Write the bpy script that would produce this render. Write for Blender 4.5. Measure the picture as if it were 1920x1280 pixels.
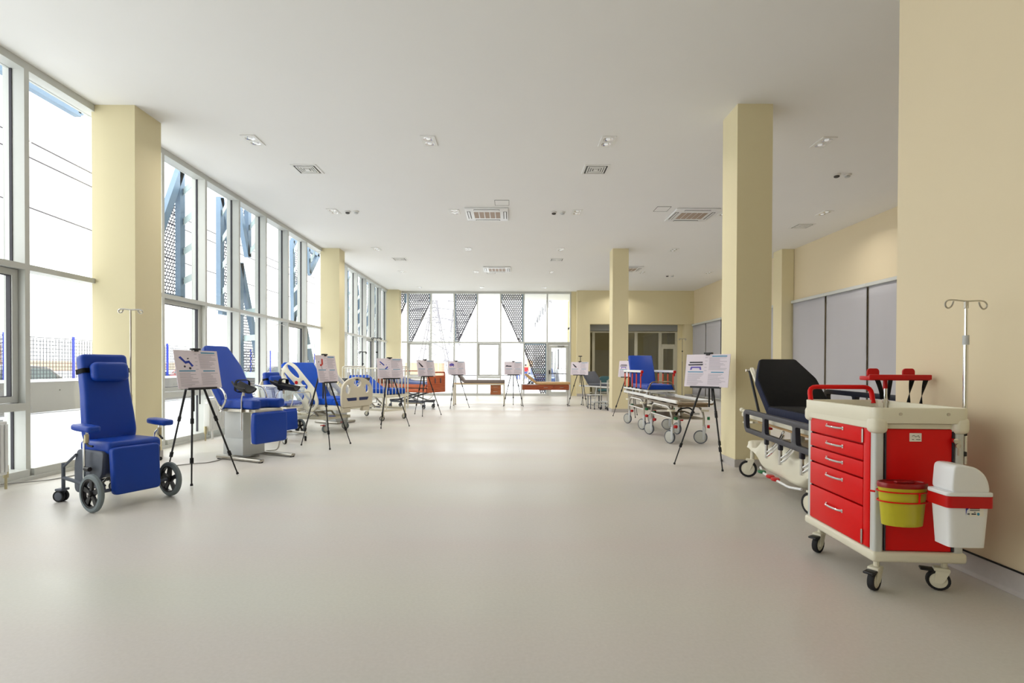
import bpy, bmesh, math, random
from mathutils import Vector, Matrix

for o in list(bpy.data.objects):
    bpy.data.objects.remove(o)
sc = bpy.context.scene
C = sc.collection
R = math.radians
PI = math.pi
random.seed(7)

# ------------------------------------------------------------------ camera
cam = bpy.data.cameras.new('camera')
cam.sensor_width = 36.0
cam.lens = 1000.0 / 1920.0 * 36.0
cam.shift_x = 3.0 / 1920.0
cam.shift_y = (688 + 1000 * math.tan(R(.54)) - 640) / 1920.0
cam.clip_end = 800
cam.clip_start = .05
camo = bpy.data.objects.new('camera', cam)
camo.matrix_world = (Matrix.Translation((0, 0, 1.3)) @ Matrix.Rotation(PI / 2 - R(.54), 4, 'X')
                     @ Matrix.Rotation(R(.2), 4, 'Z'))
C.objects.link(camo)
sc.camera = camo

# ------------------------------------------------------------------ overcast winter sky
world = bpy.data.worlds.new('overcast_sky')
sc.world = world
world.use_nodes = True
wn = world.node_tree.nodes
wn['Background'].inputs[0].default_value = (1.0, .995, .985, 1)
wn['Background'].inputs[1].default_value = 3.3

# daylight portals in the glazing (they only steer the sampling of the sky)
def portal(loc, rot, sx, sy):
    l = bpy.data.lights.new('daylight_portal', 'AREA')
    l.shape = 'RECTANGLE'; l.size = sx; l.size_y = sy
    l.cycles.is_portal = True
    o = bpy.data.objects.new('daylight_portal', l)
    o.location = loc; o.rotation_euler = rot
    C.objects.link(o)
portal((-5.74, 11.0, 2.36), (PI / 2, 0, -PI / 2), 26.4, 4.6)
portal((-1.1, 24.4, 2.36), (PI / 2, 0, PI), 8.2, 4.6)

vs = sc.view_settings
vs.view_transform = 'Standard'
vs.look = 'None'
vs.exposure = 0.05
vs.gamma = 1.0
vs.use_curve_mapping = False

# ------------------------------------------------------------------ materials
def lin(c):
    r = []
    for x in c:
        x = x / 255.0
        r.append(x / 12.92 if x <= .04045 else ((x + .055) / 1.055) ** 2.4)
    return (r[0], r[1], r[2], 1)

MATS = {}
def mat(name, rgb, rough=.5, metal=0.0, var=.04, scale=6.0, bump=0.0, bscale=None, stretch=None, spec=.5, coat=0.0, sheen=0.0):
    m = bpy.data.materials.new(name)
    m.use_nodes = True
    nt = m.node_tree; N = nt.nodes; L = nt.links
    b = N['Principled BSDF']
    b.inputs['Roughness'].default_value = rough
    b.inputs['Metallic'].default_value = metal
    b.inputs['Specular IOR Level'].default_value = spec
    b.inputs['Coat Weight'].default_value = coat
    tc = N.new('ShaderNodeTexCoord')
    mp = N.new('ShaderNodeMapping')
    if stretch: mp.inputs['Scale'].default_value = stretch
    L.new(tc.outputs['Object'], mp.inputs['Vector'])
    nz = N.new('ShaderNodeTexNoise')
    nz.inputs['Scale'].default_value = scale
    nz.inputs['Detail'].default_value = 4
    L.new(mp.outputs['Vector'], nz.inputs['Vector'])
    c = lin(rgb)
    mx = N.new('ShaderNodeMix'); mx.data_type = 'RGBA'
    mx.inputs[6].default_value = (c[0] * (1 - var), c[1] * (1 - var), c[2] * (1 - var), 1)
    mx.inputs[7].default_value = (min(1, c[0] * (1 + var)), min(1, c[1] * (1 + var)), min(1, c[2] * (1 + var)), 1)
    L.new(nz.outputs['Fac'], mx.inputs[0])
    L.new(mx.outputs[2], b.inputs['Base Color'])
    if bump:
        n2 = N.new('ShaderNodeTexNoise')
        n2.inputs['Scale'].default_value = bscale or scale * 8
        n2.inputs['Detail'].default_value = 3
        L.new(mp.outputs['Vector'], n2.inputs['Vector'])
        bp = N.new('ShaderNodeBump')
        bp.inputs['Strength'].default_value = bump
        bp.inputs['Distance'].default_value = .01
        L.new(n2.outputs['Fac'], bp.inputs['Height'])
        L.new(bp.outputs['Normal'], b.inputs['Normal'])
    MATS[name] = m
    return m

def glassmat(name, tint=(.97, .985, .98), refl=.06, rough=0.0):
    m = bpy.data.materials.new(name); m.use_nodes = True
    nt = m.node_tree; N = nt.nodes; L = nt.links
    N.remove(N['Principled BSDF'])
    t = N.new('ShaderNodeBsdfTransparent'); t.inputs[0].default_value = (*tint, 1)
    g = N.new('ShaderNodeBsdfGlossy'); g.inputs['Roughness'].default_value = rough
    mx = N.new('ShaderNodeMixShader'); mx.inputs[0].default_value = refl
    L.new(t.outputs[0], mx.inputs[1]); L.new(g.outputs[0], mx.inputs[2])
    L.new(mx.outputs[0], N['Material Output'].inputs[0])
    MATS[name] = m
    return m

def woodmat(name, rgb, dark, scale=3.0, stretch=(1, 1, 12), rough=.4):
    m = mat(name, rgb, rough, var=.05)
    nt = m.node_tree; N = nt.nodes; L = nt.links
    tc = N.new('ShaderNodeTexCoord'); mp = N.new('ShaderNodeMapping')
    mp.inputs['Scale'].default_value = stretch
    L.new(tc.outputs['Object'], mp.inputs['Vector'])
    nz = N.new('ShaderNodeTexNoise'); nz.inputs['Scale'].default_value = scale
    nz.inputs['Detail'].default_value = 6; nz.inputs['Distortion'].default_value = .6
    L.new(mp.outputs['Vector'], nz.inputs['Vector'])
    cr = N.new('ShaderNodeValToRGB')
    cr.color_ramp.elements[0].position = .35; cr.color_ramp.elements[0].color = lin(dark)
    cr.color_ramp.elements[1].position = .65; cr.color_ramp.elements[1].color = lin(rgb)
    L.new(nz.outputs['Fac'], cr.inputs[0])
    L.new(cr.outputs[0], N['Principled BSDF'].inputs['Base Color'])
    return m

mat('wall_paint', (230, 219, 180), .7, var=.015, scale=2, bump=.02, bscale=160)
mat('wall_paint_warm', (230, 215, 182), .7, var=.015, scale=2, bump=.02, bscale=160)
mat('ceiling_paint', (243, 243, 242), .85, var=.012, scale=1.2, bump=.015, bscale=90)
mat('alu', (205, 207, 203), .42, .0, var=.02, spec=.5)
mat('alu_dark', (150, 152, 150), .45, .3, var=.02)
mat('gasket', (52, 50, 58), .6)
mat('baseboard_vinyl', (186, 181, 177), .5, var=.06, scale=30)
glassmat('glass')
glassmat('acrylic', (.93, .96, .98), .12)
mat('blue_vinyl', (4, 62, 166), .42, spec=.38, var=.05, scale=4, bump=.05, bscale=240)
mat('blue_cloth', (4, 78, 192), .66, spec=.3, var=.07, scale=9, bump=.12, bscale=26)
mat('blue_navy', (24, 40, 92), .4)
mat('steel_blue_mattress', (78, 96, 150), .55, var=.06)
mat('black_plastic', (22, 22, 26), .42, var=.05)
mat('black_rubber', (20, 20, 23), .7, var=.05)
mat('black_cloth', (10, 10, 11), .75, spec=.2, var=.12, scale=10, bump=.3, bscale=14)
mat('navy_cloth', (24, 31, 58), .7, spec=.25, var=.12, scale=12, bump=.25, bscale=30)
mat('navy_plastic', (28, 30, 44), .4, var=.03)
mat('grey_rubber', (112, 122, 126), .6, var=.05)
mat('grey_plastic', (86, 92, 104), .45, var=.03)
mat('light_grey_plastic', (196, 199, 200), .4, var=.02)
mat('wheel_grey', (188, 188, 180), .45, var=.02)
mat('chrome', (226, 226, 226), .13, 1.0, var=.02)
mat('steel', (188, 184, 176), .28, 1.0, var=.04, scale=14)
mat('bronze_steel', (140, 124, 104), .3, 1.0, var=.04)
mat('cream_plastic', (232, 227, 206), .36, var=.015)
mat('cream_paint', (232, 227, 208), .4, var=.02)
mat('white_plastic', (238, 239, 240), .3, var=.01)
mat('white_paint', (232, 233, 231), .4, var=.02)
mat('footboard_beige', (214, 206, 186), .4, var=.02)
mat('red_paint', (226, 0, 2), .42, var=.02, spec=.3)
mat('red_plastic', (196, 8, 12), .42, var=.03, spec=.35)
mat('dark_red_plastic', (150, 16, 16), .3, var=.04)
mat('yellow_plastic', (198, 188, 40), .34, var=.02)
mat('orange_paint', (224, 76, 34), .4, var=.04)
mat('green_plastic', (18, 112, 62), .4)
woodmat('wood_orange', (206, 108, 66), (184, 86, 50))
woodmat('wood_brown', (176, 92, 56), (144, 66, 38), stretch=(1, 12, 12))
woodmat('wood_drawer', (186, 116, 74), (166, 96, 58), stretch=(1, 12, 12))
mat('tan_vinyl', (206, 168, 118), .45, var=.03)
mat('taupe_vinyl', (134, 124, 120), .5, var=.03)
mat('charcoal_vinyl', (66, 70, 82), .5, var=.05)
mat('charcoal_edge', (120, 128, 148), .5, var=.05)
mat('teal_vinyl', (54, 98, 104), .5, var=.05)
mat('board_white', (236, 226, 236), .55, var=.01)
mat('print_teal', (44, 146, 186), .6)
mat('print_grey', (172, 166, 178), .7)
mat('print_blue', (36, 62, 176), .6)
mat('print_red', (206, 52, 38), .6)
mat('print_dark', (52, 48, 62), .6)
mat('print_violet', (112, 96, 190), .6)
mat('blind_fabric', (186, 185, 190), .8, var=.03, scale=2.0, bump=.35, bscale=1.3, stretch=(1, 1, .12))
mat('gap_dark', (14, 13, 14), .8)
mat('lamp_glass', (190, 205, 222), .12, .6, var=.05)
mat('lamp_trim', (238, 238, 236), .4, var=.01)
mat('grille_dark', (70, 68, 66), .6)
mat('grille_tan', (176, 156, 140), .6)
mat('screen_blue', (120, 146, 172), .5, .0, var=.06)
mat('screen_perf', (70, 64, 84), .5, .0, var=.05)
mat('screen_bracket', (176, 194, 192), .45, .0, var=.05)
mat('snow', (244, 246, 250), .8, var=.01, scale=.6, bump=.3, bscale=.9)
mat('concrete', (112, 109, 103), .85, var=.09, scale=1.4, bump=.1, bscale=30)
mat('fence_blue', (44, 66, 190), .5)
mat('fence_wire', (60, 66, 78), .5)
mat('car_white', (134, 131, 127), .25, var=.01, coat=.4)
mat('car_blue', (46, 72, 122), .25, var=.02, coat=.4)
mat('car_red', (180, 36, 30), .25, var=.02, coat=.4)
mat('car_glass', (132, 146, 144), .1, .0, spec=.8)
mat('tyre', (26, 26, 28), .8)
mat('pylon_steel', (140, 138, 144), .6, var=.03)
mat('cable_dark', (70, 66, 72), .6)
mat('facade_white', (226, 226, 226), .6, var=.02)
mat('facade_dark', (84, 84, 92), .5)
mat('far_building', (204, 202, 202), .7, var=.03)
mat('far_orange', (198, 166, 140), .8, var=.1)
mat('tree_bark', (150, 116, 96), .8, var=.1)
mat('cloth_red', (196, 40, 52), .7)
mat('cloth_blue', (74, 96, 164), .7)
mat('cloth_dark', (50, 54, 66), .7)
mat('skin', (222, 168, 142), .6)
mat('hair_dark', (50, 38, 30), .7)
mat('corridor_wall', (196, 184, 134), .7, var=.02)
mat('corridor_frame', (196, 192, 172), .45, var=.02)
mat('detector_white', (226, 224, 220), .4)
mat('brass', (196, 186, 152), .3, .8)
mat('cable_grey', (150, 148, 144), .5)
mat('sheet_white', (226, 228, 238), .6, var=.03)
mat('sticker', (240, 236, 226), .5, var=.01)

m_ = mat('lamp_added_glow', (225, 232, 240), .3)
m_.node_tree.nodes['Principled BSDF'].inputs['Emission Color'].default_value = (1, .96, .9, 1)
m_.node_tree.nodes['Principled BSDF'].inputs['Emission Strength'].default_value = .3  # faint glow added to the unlit downlight lamps to go with the fill

# floor: seamless vinyl with a soft sheen, faint speckle and long scuffs
def floormat():
    m = bpy.data.materials.new('floor_vinyl'); m.use_nodes = True
    nt = m.node_tree; N = nt.nodes; L = nt.links
    b = N['Principled BSDF']
    tc = N.new('ShaderNodeTexCoord')
    n1 = N.new('ShaderNodeTexNoise'); n1.inputs['Scale'].default_value = 55; n1.inputs['Detail'].default_value = 5
    n2 = N.new('ShaderNodeTexNoise'); n2.inputs['Scale'].default_value = .5; n2.inputs['Detail'].default_value = 4
    mp = N.new('ShaderNodeMapping'); mp.inputs['Scale'].default_value = (.25, 2.0, 1)
    L.new(tc.outputs['Object'], n1.inputs['Vector'])
    L.new(tc.outputs['Object'], mp.inputs['Vector']); L.new(mp.outputs[0], n2.inputs['Vector'])
    m1 = N.new('ShaderNodeMix'); m1.data_type = 'RGBA'
    m1.inputs[6].default_value = lin((206, 202, 194)); m1.inputs[7].default_value = lin((220, 216, 209))
    L.new(n1.outputs['Fac'], m1.inputs[0])
    m2 = N.new('ShaderNodeMix'); m2.data_type = 'RGBA'; m2.blend_type = 'MULTIPLY'
    m2.inputs[0].default_value = .12
    L.new(m1.outputs[2], m2.inputs[6]); L.new(n2.outputs['Color'], m2.inputs[7])
    L.new(m2.outputs[2], b.inputs['Base Color'])
    mr = N.new('ShaderNodeMapRange')
    mr.inputs[1].default_value = .3; mr.inputs[2].default_value = .7
    mr.inputs[3].default_value = .30; mr.inputs[4].default_value = .46
    L.new(n2.outputs['Fac'], mr.inputs[0]); L.new(mr.outputs[0], b.inputs['Roughness'])
    b.inputs['Specular IOR Level'].default_value = .26
    bp = N.new('ShaderNodeBump'); bp.inputs['Strength'].default_value = .06; bp.inputs['Distance'].default_value = .01
    L.new(n2.outputs['Fac'], bp.inputs['Height']); L.new(bp.outputs[0], b.inputs['Normal'])
    MATS['floor_vinyl'] = m
floormat()

# ------------------------------------------------------------------ mesh helpers
def xf(loc=(0, 0, 0), rx=0, ry=0, rz=0):
    return (Matrix.Translation(loc) @ Matrix.Rotation(R(rz), 4, 'Z')
            @ Matrix.Rotation(R(ry), 4, 'Y') @ Matrix.Rotation(R(rx), 4, 'X'))

def fillet(pts, r, n=4, closed=False):
    pts = [Vector(p) for p in pts]
    out = []
    N = len(pts)
    for i, p in enumerate(pts):
        if not closed and i in (0, N - 1):
            out.append(p); continue
        a = pts[(i - 1) % N] - p; b = pts[(i + 1) % N] - p
        d = min(r, a.length * .48, b.length * .48)
        p0 = p + a.normalized() * d; p1 = p + b.normalized() * d
        for k in range(n + 1):
            t = k / n
            out.append((1 - t) ** 2 * p0 + 2 * t * (1 - t) * p + t * t * p1)
    return out

def rrect(w, h, r, n=4, cx=0, cy=0):
    p = [(cx - w / 2, cy - h / 2), (cx + w / 2, cy - h / 2), (cx + w / 2, cy + h / 2), (cx - w / 2, cy + h / 2)]
    return [(q.x, q.y) for q in fillet([(a, b, 0) for a, b in p], r, n, True)]

def ellipse(cx, cy, a, b, n=16, rot=0):
    c, s = math.cos(R(rot)), math.sin(R(rot))
    return [(cx + a * math.cos(t) * c - b * math.sin(t) * s, cy + a * math.cos(t) * s + b * math.sin(t) * c)
            for t in [2 * PI * k / n for k in range(n)]]

def rpoly(pts, r, n=3):
    return [(q.x, q.y) for q in fillet([(a, b, 0) for a, b in pts], r, n, True)]

class MB:
    def __init__(s): s.v = []; s.f = []
    def add(s, vs, fs, M=None):
        k = len(s.v)
        for p in vs:
            p = Vector(p)
            if M is not None: p = M @ p
            s.v.append((p.x, p.y, p.z))
        for q in fs: s.f.append([i + k for i in q])
        return s
    def box(s, c, d, M=None):
        x, y, z = c; a, b, h = d[0] / 2, d[1] / 2, d[2] / 2
        vs = [(x - a, y - b, z - h), (x + a, y - b, z - h), (x + a, y + b, z - h), (x - a, y + b, z - h),
              (x - a, y - b, z + h), (x + a, y - b, z + h), (x + a, y + b, z + h), (x - a, y + b, z + h)]
        return s.add(vs, [(3, 2, 1, 0), (4, 5, 6, 7), (0, 1, 5, 4), (1, 2, 6, 5), (2, 3, 7, 6), (3, 0, 4, 7)], M)
    def bm(s, bm, M=None):
        bm.verts.index_update()
        s.add([v.co.copy() for v in bm.verts], [[v.index for v in f.verts] for f in bm.faces], M)
        bm.free(); return s
    def rbox(s, c, d, r=.01, seg=3, M=None):
        bm = bmesh.new()
        bmesh.ops.create_cube(bm, size=1)
        for v in bm.verts: v.co = Vector((v.co.x * d[0], v.co.y * d[1], v.co.z * d[2]))
        bmesh.ops.bevel(bm, geom=bm.edges[:], offset=min(r, min(d) * .49), segments=seg, affect='EDGES', profile=.5)
        bmesh.ops.translate(bm, verts=bm.verts[:], vec=Vector(c))
        return s.bm(bm, M)
    def plate(s, outer, t, holes=(), M=None, bev=0, seg=2):
        """outline in local XY, thickness t along +-Z/2"""
        bm = bmesh.new()
        es = []
        for loop in [outer] + list(holes):
            vs = [bm.verts.new((p[0], p[1], -t / 2)) for p in loop]
            for i in range(len(vs)): es.append(bm.edges.new((vs[i], vs[(i + 1) % len(vs)])))
        if holes:
            bmesh.ops.triangle_fill(bm, edges=es, use_beauty=True, use_dissolve=False)
        else:
            bm.faces.new(bm.verts[:])
        bmesh.ops.recalc_face_normals(bm, faces=bm.faces[:])
        r = bmesh.ops.extrude_face_region(bm, geom=bm.faces[:])
        vs = [g for g in r['geom'] if isinstance(g, bmesh.types.BMVert)]
        bmesh.ops.translate(bm, verts=vs, vec=(0, 0, t))
        bmesh.ops.recalc_face_normals(bm, faces=bm.faces[:])
        if bev:
            ed = [e for e in bm.edges if len(e.link_faces) == 2 and abs(e.verts[0].co.z - e.verts[1].co.z) < 1e-6
                  and e.calc_face_angle(0) > .6]
            bmesh.ops.bevel(bm, geom=ed, offset=bev, segments=seg, affect='EDGES', profile=.5, clamp_overlap=True)
        return s.bm(bm, M)
    def cyl(s, p0, p1, r, r2=None, n=12, caps=True, M=None):
        p0 = Vector(p0); p1 = Vector(p1); r2 = r if r2 is None else r2
        d = (p1 - p0).normalized()
        a = d.orthogonal().normalized(); b = d.cross(a)
        vs = []
        for p, q in ((p0, r), (p1, r2)):
            for k in range(n):
                t = 2 * PI * k / n
                vs.append(p + a * q * math.cos(t) + b * q * math.sin(t))
        fs = [(k, (k + 1) % n, n + (k + 1) % n, n + k) for k in range(n)]
        if caps: fs += [tuple(range(n - 1, -1, -1)), tuple(range(n, 2 * n))]
        return s.add(vs, fs, M)
    def tube(s, pts, r, n=8, fr=0, closed=False, M=None, fn=4):
        pts = fillet(pts, fr, fn, closed) if fr else [Vector(p) for p in pts]
        N = len(pts); vs = []; fs = []
        a = None
        for i, p in enumerate(pts):
            if closed: d = pts[(i + 1) % N] - pts[i - 1]
            else: d = pts[min(i + 1, N - 1)] - pts[max(i - 1, 0)]
            d.normalize()
            if a is None: a = d.orthogonal().normalized()
            else:
                a = a - d * a.dot(d)
                a = a.normalized() if a.length > 1e-6 else d.orthogonal().normalized()
            b = d.cross(a)
            rr = r[i] if isinstance(r, (list, tuple)) else r
            for k in range(n):
                t = 2 * PI * k / n
                vs.append(p + a * rr * math.cos(t) + b * rr * math.sin(t))
        for i in range(N if closed else N - 1):
            j = (i + 1) % N
            for k in range(n):
                fs.append((i * n + k, i * n + (k + 1) % n, j * n + (k + 1) % n, j * n + k))
        if not closed: fs += [tuple(range(n - 1, -1, -1)), tuple(range((N - 1) * n, N * n))]
        return s.add(vs, fs, M)
    def lathe(s, prof, n=20, M=None):
        """profile [(r,z)], around local Z"""
        vs = []; fs = []
        for r, z in prof:
            for k in range(n):
                t = 2 * PI * k / n
                vs.append((r * math.cos(t), r * math.sin(t), z))
        for i in range(len(prof) - 1):
            for k in range(n):
                fs.append((i * n + k, i * n + (k + 1) % n, (i + 1) * n + (k + 1) % n, (i + 1) * n + k))
        if prof[0] == prof[-1]: return s.add(vs, fs, M)
        if prof[0][0] > 1e-5: fs.append(tuple(range(n - 1, -1, -1)))
        if prof[-1][0] > 1e-5: fs.append(tuple(range((len(prof) - 1) * n, len(prof) * n)))
        return s.add(vs, fs, M)
    def grid(s, fn, nu, nv, M=None):
        vs = [fn(i / nu, j / nv) for j in range(nv + 1) for i in range(nu + 1)]
        fs = [(j * (nu + 1) + i, j * (nu + 1) + i + 1, (j + 1) * (nu + 1) + i + 1, (j + 1) * (nu + 1) + i)
              for j in range(nv) for i in range(nu)]
        return s.add(vs, fs, M)
    def me(s, name):
        m = bpy.data.meshes.new(name)
        m.from_pydata(s.v, [], s.f)
        bm = bmesh.new(); bm.from_mesh(m)
        bmesh.ops.recalc_face_normals(bm, faces=bm.faces[:])
        bm.to_mesh(m); bm.free()
        m.update()
        return m
    def ob(s, name, material, parent=None, smooth=True, loc=None, ang=35):
        m = s.me(name)
        m.materials.append(MATS[material])
        if smooth:
            m.polygons.foreach_set('use_smooth', [True] * len(m.polygons))
            m.set_sharp_from_angle(angle=R(ang))
        o = bpy.data.objects.new(name, m)
        C.objects.link(o)
        if loc: o.location = loc
        if parent: o.parent = parent
        return o

def child(name, mesh, parent, loc=(0, 0, 0), rot=(0, 0, 0)):
    o = bpy.data.objects.new(name, mesh); C.objects.link(o)
    o.location = loc; o.rotation_euler = rot; o.parent = parent
    return o
def tag(o, label=None, cat=None, group=None, kind=None):
    if label: o['label'] = label
    if cat: o['category'] = cat
    if group: o['group'] = group
    if kind: o['kind'] = kind
    return o
def thing(name, label, cat, loc=(0, 0, 0), rz=0, group=None):
    o = bpy.data.objects.new(name, None); C.objects.link(o)
    o.empty_display_size = .2
    o.location = loc; o.rotation_euler = (0, 0, R(rz))
    return tag(o, label, cat, group)
def struct(o, label=None):
    o['kind'] = 'structure'
    if label: o['label'] = label
    return o
def sroot(name, label=None):
    o = bpy.data.objects.new(name, None); C.objects.link(o)
    return struct(o, label)
def copy_tree(o, parent=None):
    c = o.copy(); C.objects.link(c); c.parent = parent
    for ch in list(o.children): copy_tree(ch, c)
    return c
def box(name, c, d, material, parent=None, r=0):
    b = MB()
    b.rbox(c, d, r, 2) if r else b.box(c, d)
    return b.ob(name, material, parent, smooth=bool(r))
AX = Matrix.Rotation(PI / 2, 4, 'Y')          # local Z -> world X
YZ = Matrix(((0, 0, 1, 0), (1, 0, 0, 0), (0, 1, 0, 0), (0, 0, 0, 1)))   # plate XY -> (y,z), thickness along x
XZ = Matrix(((1, 0, 0, 0), (0, 0, -1, 0), (0, 1, 0, 0), (0, 0, 0, 1)))  # plate XY -> (x,z), thickness along y
# ================================================================== STRUCTURE
H = 4.74
XL = -5.50          # inner face of the glazing profiles
XG = -5.66          # glass of the left facade
XR = 8.20
YB = 24.30          # inner face of the rear glazing
struct(box('floor', (1.3, 10.9, -.1), (14.4, 33.2, .2), 'floor_vinyl'), 'pale grey seamless vinyl floor with a soft sheen')
struct(box('ceiling', (1.3, 10.9, H + .15), (14.2, 33.2, .3), 'ceiling_paint'), 'flat white plasterboard ceiling')

# right side
w = struct(box('wall_right', (XR + .12, 14.1, H / 2), (.24, 20.2, H), 'wall_paint_warm'), 'cream painted wall behind grey roller blinds')
struct(box('wall_near_right', (5.62, -.74, H / 2), (5.40, 9.56, H), 'wall_paint_warm'), 'plain cream wall beside the red trolley')
b = MB(); b.plate(rpoly([(-.0, 0), (.03, 0), (.012, .02), (.010, .135), (0, .135)], .008, 2), 9.56,
                  M=Matrix(((-1, 0, 0, 2.92), (0, 0, 1, -.74), (0, 1, 0, 0), (0, 0, 0, 1))))
struct(b.ob('baseboard_near_right', 'baseboard_vinyl'), 'grey coved vinyl baseboard along the cream wall')
b = MB(); b.box((2.912, -.74, .137), (.012, 9.56, .008))
struct(b.ob('trim_near_right', 'gap_dark'), 'dark joint line on top of the grey baseboard')
struct(box('wall_behind_camera', (1.3, -5.6, H / 2), (14.2, .2, H), 'wall_paint'), 'cream wall behind the viewpoint')

# free standing and wall columns
def column(x0, x1, y0, y1, label):
    r = sroot('wall_column', label)
    box('shaft', ((x0 + x1) / 2, (y0 + y1) / 2, H / 2), (x1 - x0, y1 - y0, H), 'wall_paint', r)
    t = .012
    box('baseboard', ((x0 + x1) / 2, (y0 + y1) / 2, .05), (x1 - x0 + 2 * t, y1 - y0 + 2 * t, .10), 'baseboard_vinyl', r)
    return r
column(-5.54, -4.97, 7.07, 7.60, 'yellow square column by the glazing beside the blue wheeled chair')
column(-5.54, -4.99, 15.55, 16.05, 'yellow square column by the glazing behind the hospital bed')
column(-5.56, -4.99, 23.85, 24.35, 'yellow corner column where the two glazed walls meet')
column(2.95, 3.41, 6.98, 7.46, 'tall free-standing yellow column behind the black stretcher')
column(2.95, 3.41, 15.45, 15.93, 'far free-standing yellow column in front of the rear opening')
column(7.84, 8.19, 15.45, 15.95, 'yellow pilaster on the blind-covered right wall')

# ---------------------------------------------------------------- left curtain wall
MY = [6.08 + 1.19 * k for k in range(-7, 16)]
struct(box('wall_left_light_block', (-5.66, -3.92, H / 2), (.3, 3.34, H), 'wall_paint'), 'unseen cream wall left of the viewpoint, added to cut daylight')  # unseen solid stretch put in to hold back daylight behind the camera
wl = sroot('wall_left', 'aluminium curtain wall of tall glazed bays along the left side')
mb = MB()
mb.box(((XL + XG) / 2 - .02, 0, H / 2), (abs(XL - XG) + .04, .062, H))
mb.box((XG - .06, 0, H / 2), (.06, .05, H))
mull = mb.me('mullion'); mull.materials.append(MATS['alu'])
mb = MB()
mb.box((XG + .01, -.036, H / 2), (.03, .010, H)); mb.box((XG + .01, .036, H / 2), (.03, .010, H))
gsk = mb.me('gasket'); gsk.materials.append(MATS['gasket'])
def hidden(y): return abs(y - 7.27) < .1 or abs(y - 15.6) < .1 or y > 23.9
for y in MY:
    if abs(y - 7.27) < .1 or abs(y - 15.6) < .1: continue
    m = child('mullion', mull, wl, (0, y, 0))
    child('gasket', gsk, m)
ZT = 2.42
ZS = .83
SASH = [4.89, 8.46, 13.22, 20.36, 1.32, -2.25]
for i in range(len(MY) - 1):
    y0, y1 = MY[i], MY[i + 1]
    ym = (y0 + y1) / 2; wd = y1 - y0 - .062
    xc = (XL + XG) / 2 - .02; dx = abs(XL - XG) + .04
    box('head_rail', (xc, ym, H - .045), (dx, wd, .09), 'alu', wl)
    box('transom', (xc, ym, ZT), (dx, wd, .065), 'alu', wl)
    box('sill_rail', (xc + .02, ym, .06), (dx + .04, wd, .12), 'alu', wl)
    wi = sroot('window_%d' % (i + 1), 'tall glazed bay of the left curtain wall')
    box('pane', (XG, ym, (ZT + H) / 2 - .03), (.012, wd - .01, H - ZT - .12), 'glass', wi)
    g = MB()
    for yy in (y0 + .036, y1 - .036): pass
    sash = any(abs(y0 - s) < .1 for s in SASH)
    if sash:
        box('transom', (xc, ym, ZS), (dx, wd, .085), 'alu', wl)
        box('pane', (XG, ym, (ZS + .12) / 2), (.012, wd - .01, ZS - .12), 'glass', wi)
        fr = MB()
        hh = ZT - ZS - .09; zc = (ZT + ZS) / 2 + .005
        o = rrect(wd - .01, hh, .004, 1); h = [rrect(wd - .15, hh - .14, .004, 1)]
        fr.plate(o, .075, h, M=Matrix.Translation((XG + .045, ym, zc)) @ YZ)
        s_ = fr.ob('sash_frame', 'alu', wi, smooth=False)
        k = MB(); k.plate(rrect(wd - .146, hh - .136, .004, 1), .05, [rrect(wd - .166, hh - .156, .004, 1)],
                          M=Matrix.Translation((XG + .045, ym, zc)) @ YZ)
        k.ob('seal', 'gasket', s_, smooth=False)
        box('pane', (XG + .03, ym, zc), (.012, wd - .16, hh - .15), 'glass', wi)
        k = MB(); hz = ZS + .085
        k.rbox((XG + .09, ym, hz), (.02, .06, .03), .006)
        k.tube([(XG + .09, ym, hz), (XG + .14, ym, hz + .012), (XG + .145, ym + .12, hz + .012)], .009, fr=.02)
        k.ob('window_handle', 'steel', s_)
    else:
        box('pane', (XG, ym, (ZT + .12) / 2), (.012, wd - .01, ZT - .16), 'glass', wi)
box('floor_channel', (XL + .035, 11.0, .02), (.07, 26.3, .04), 'alu', wl)

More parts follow.
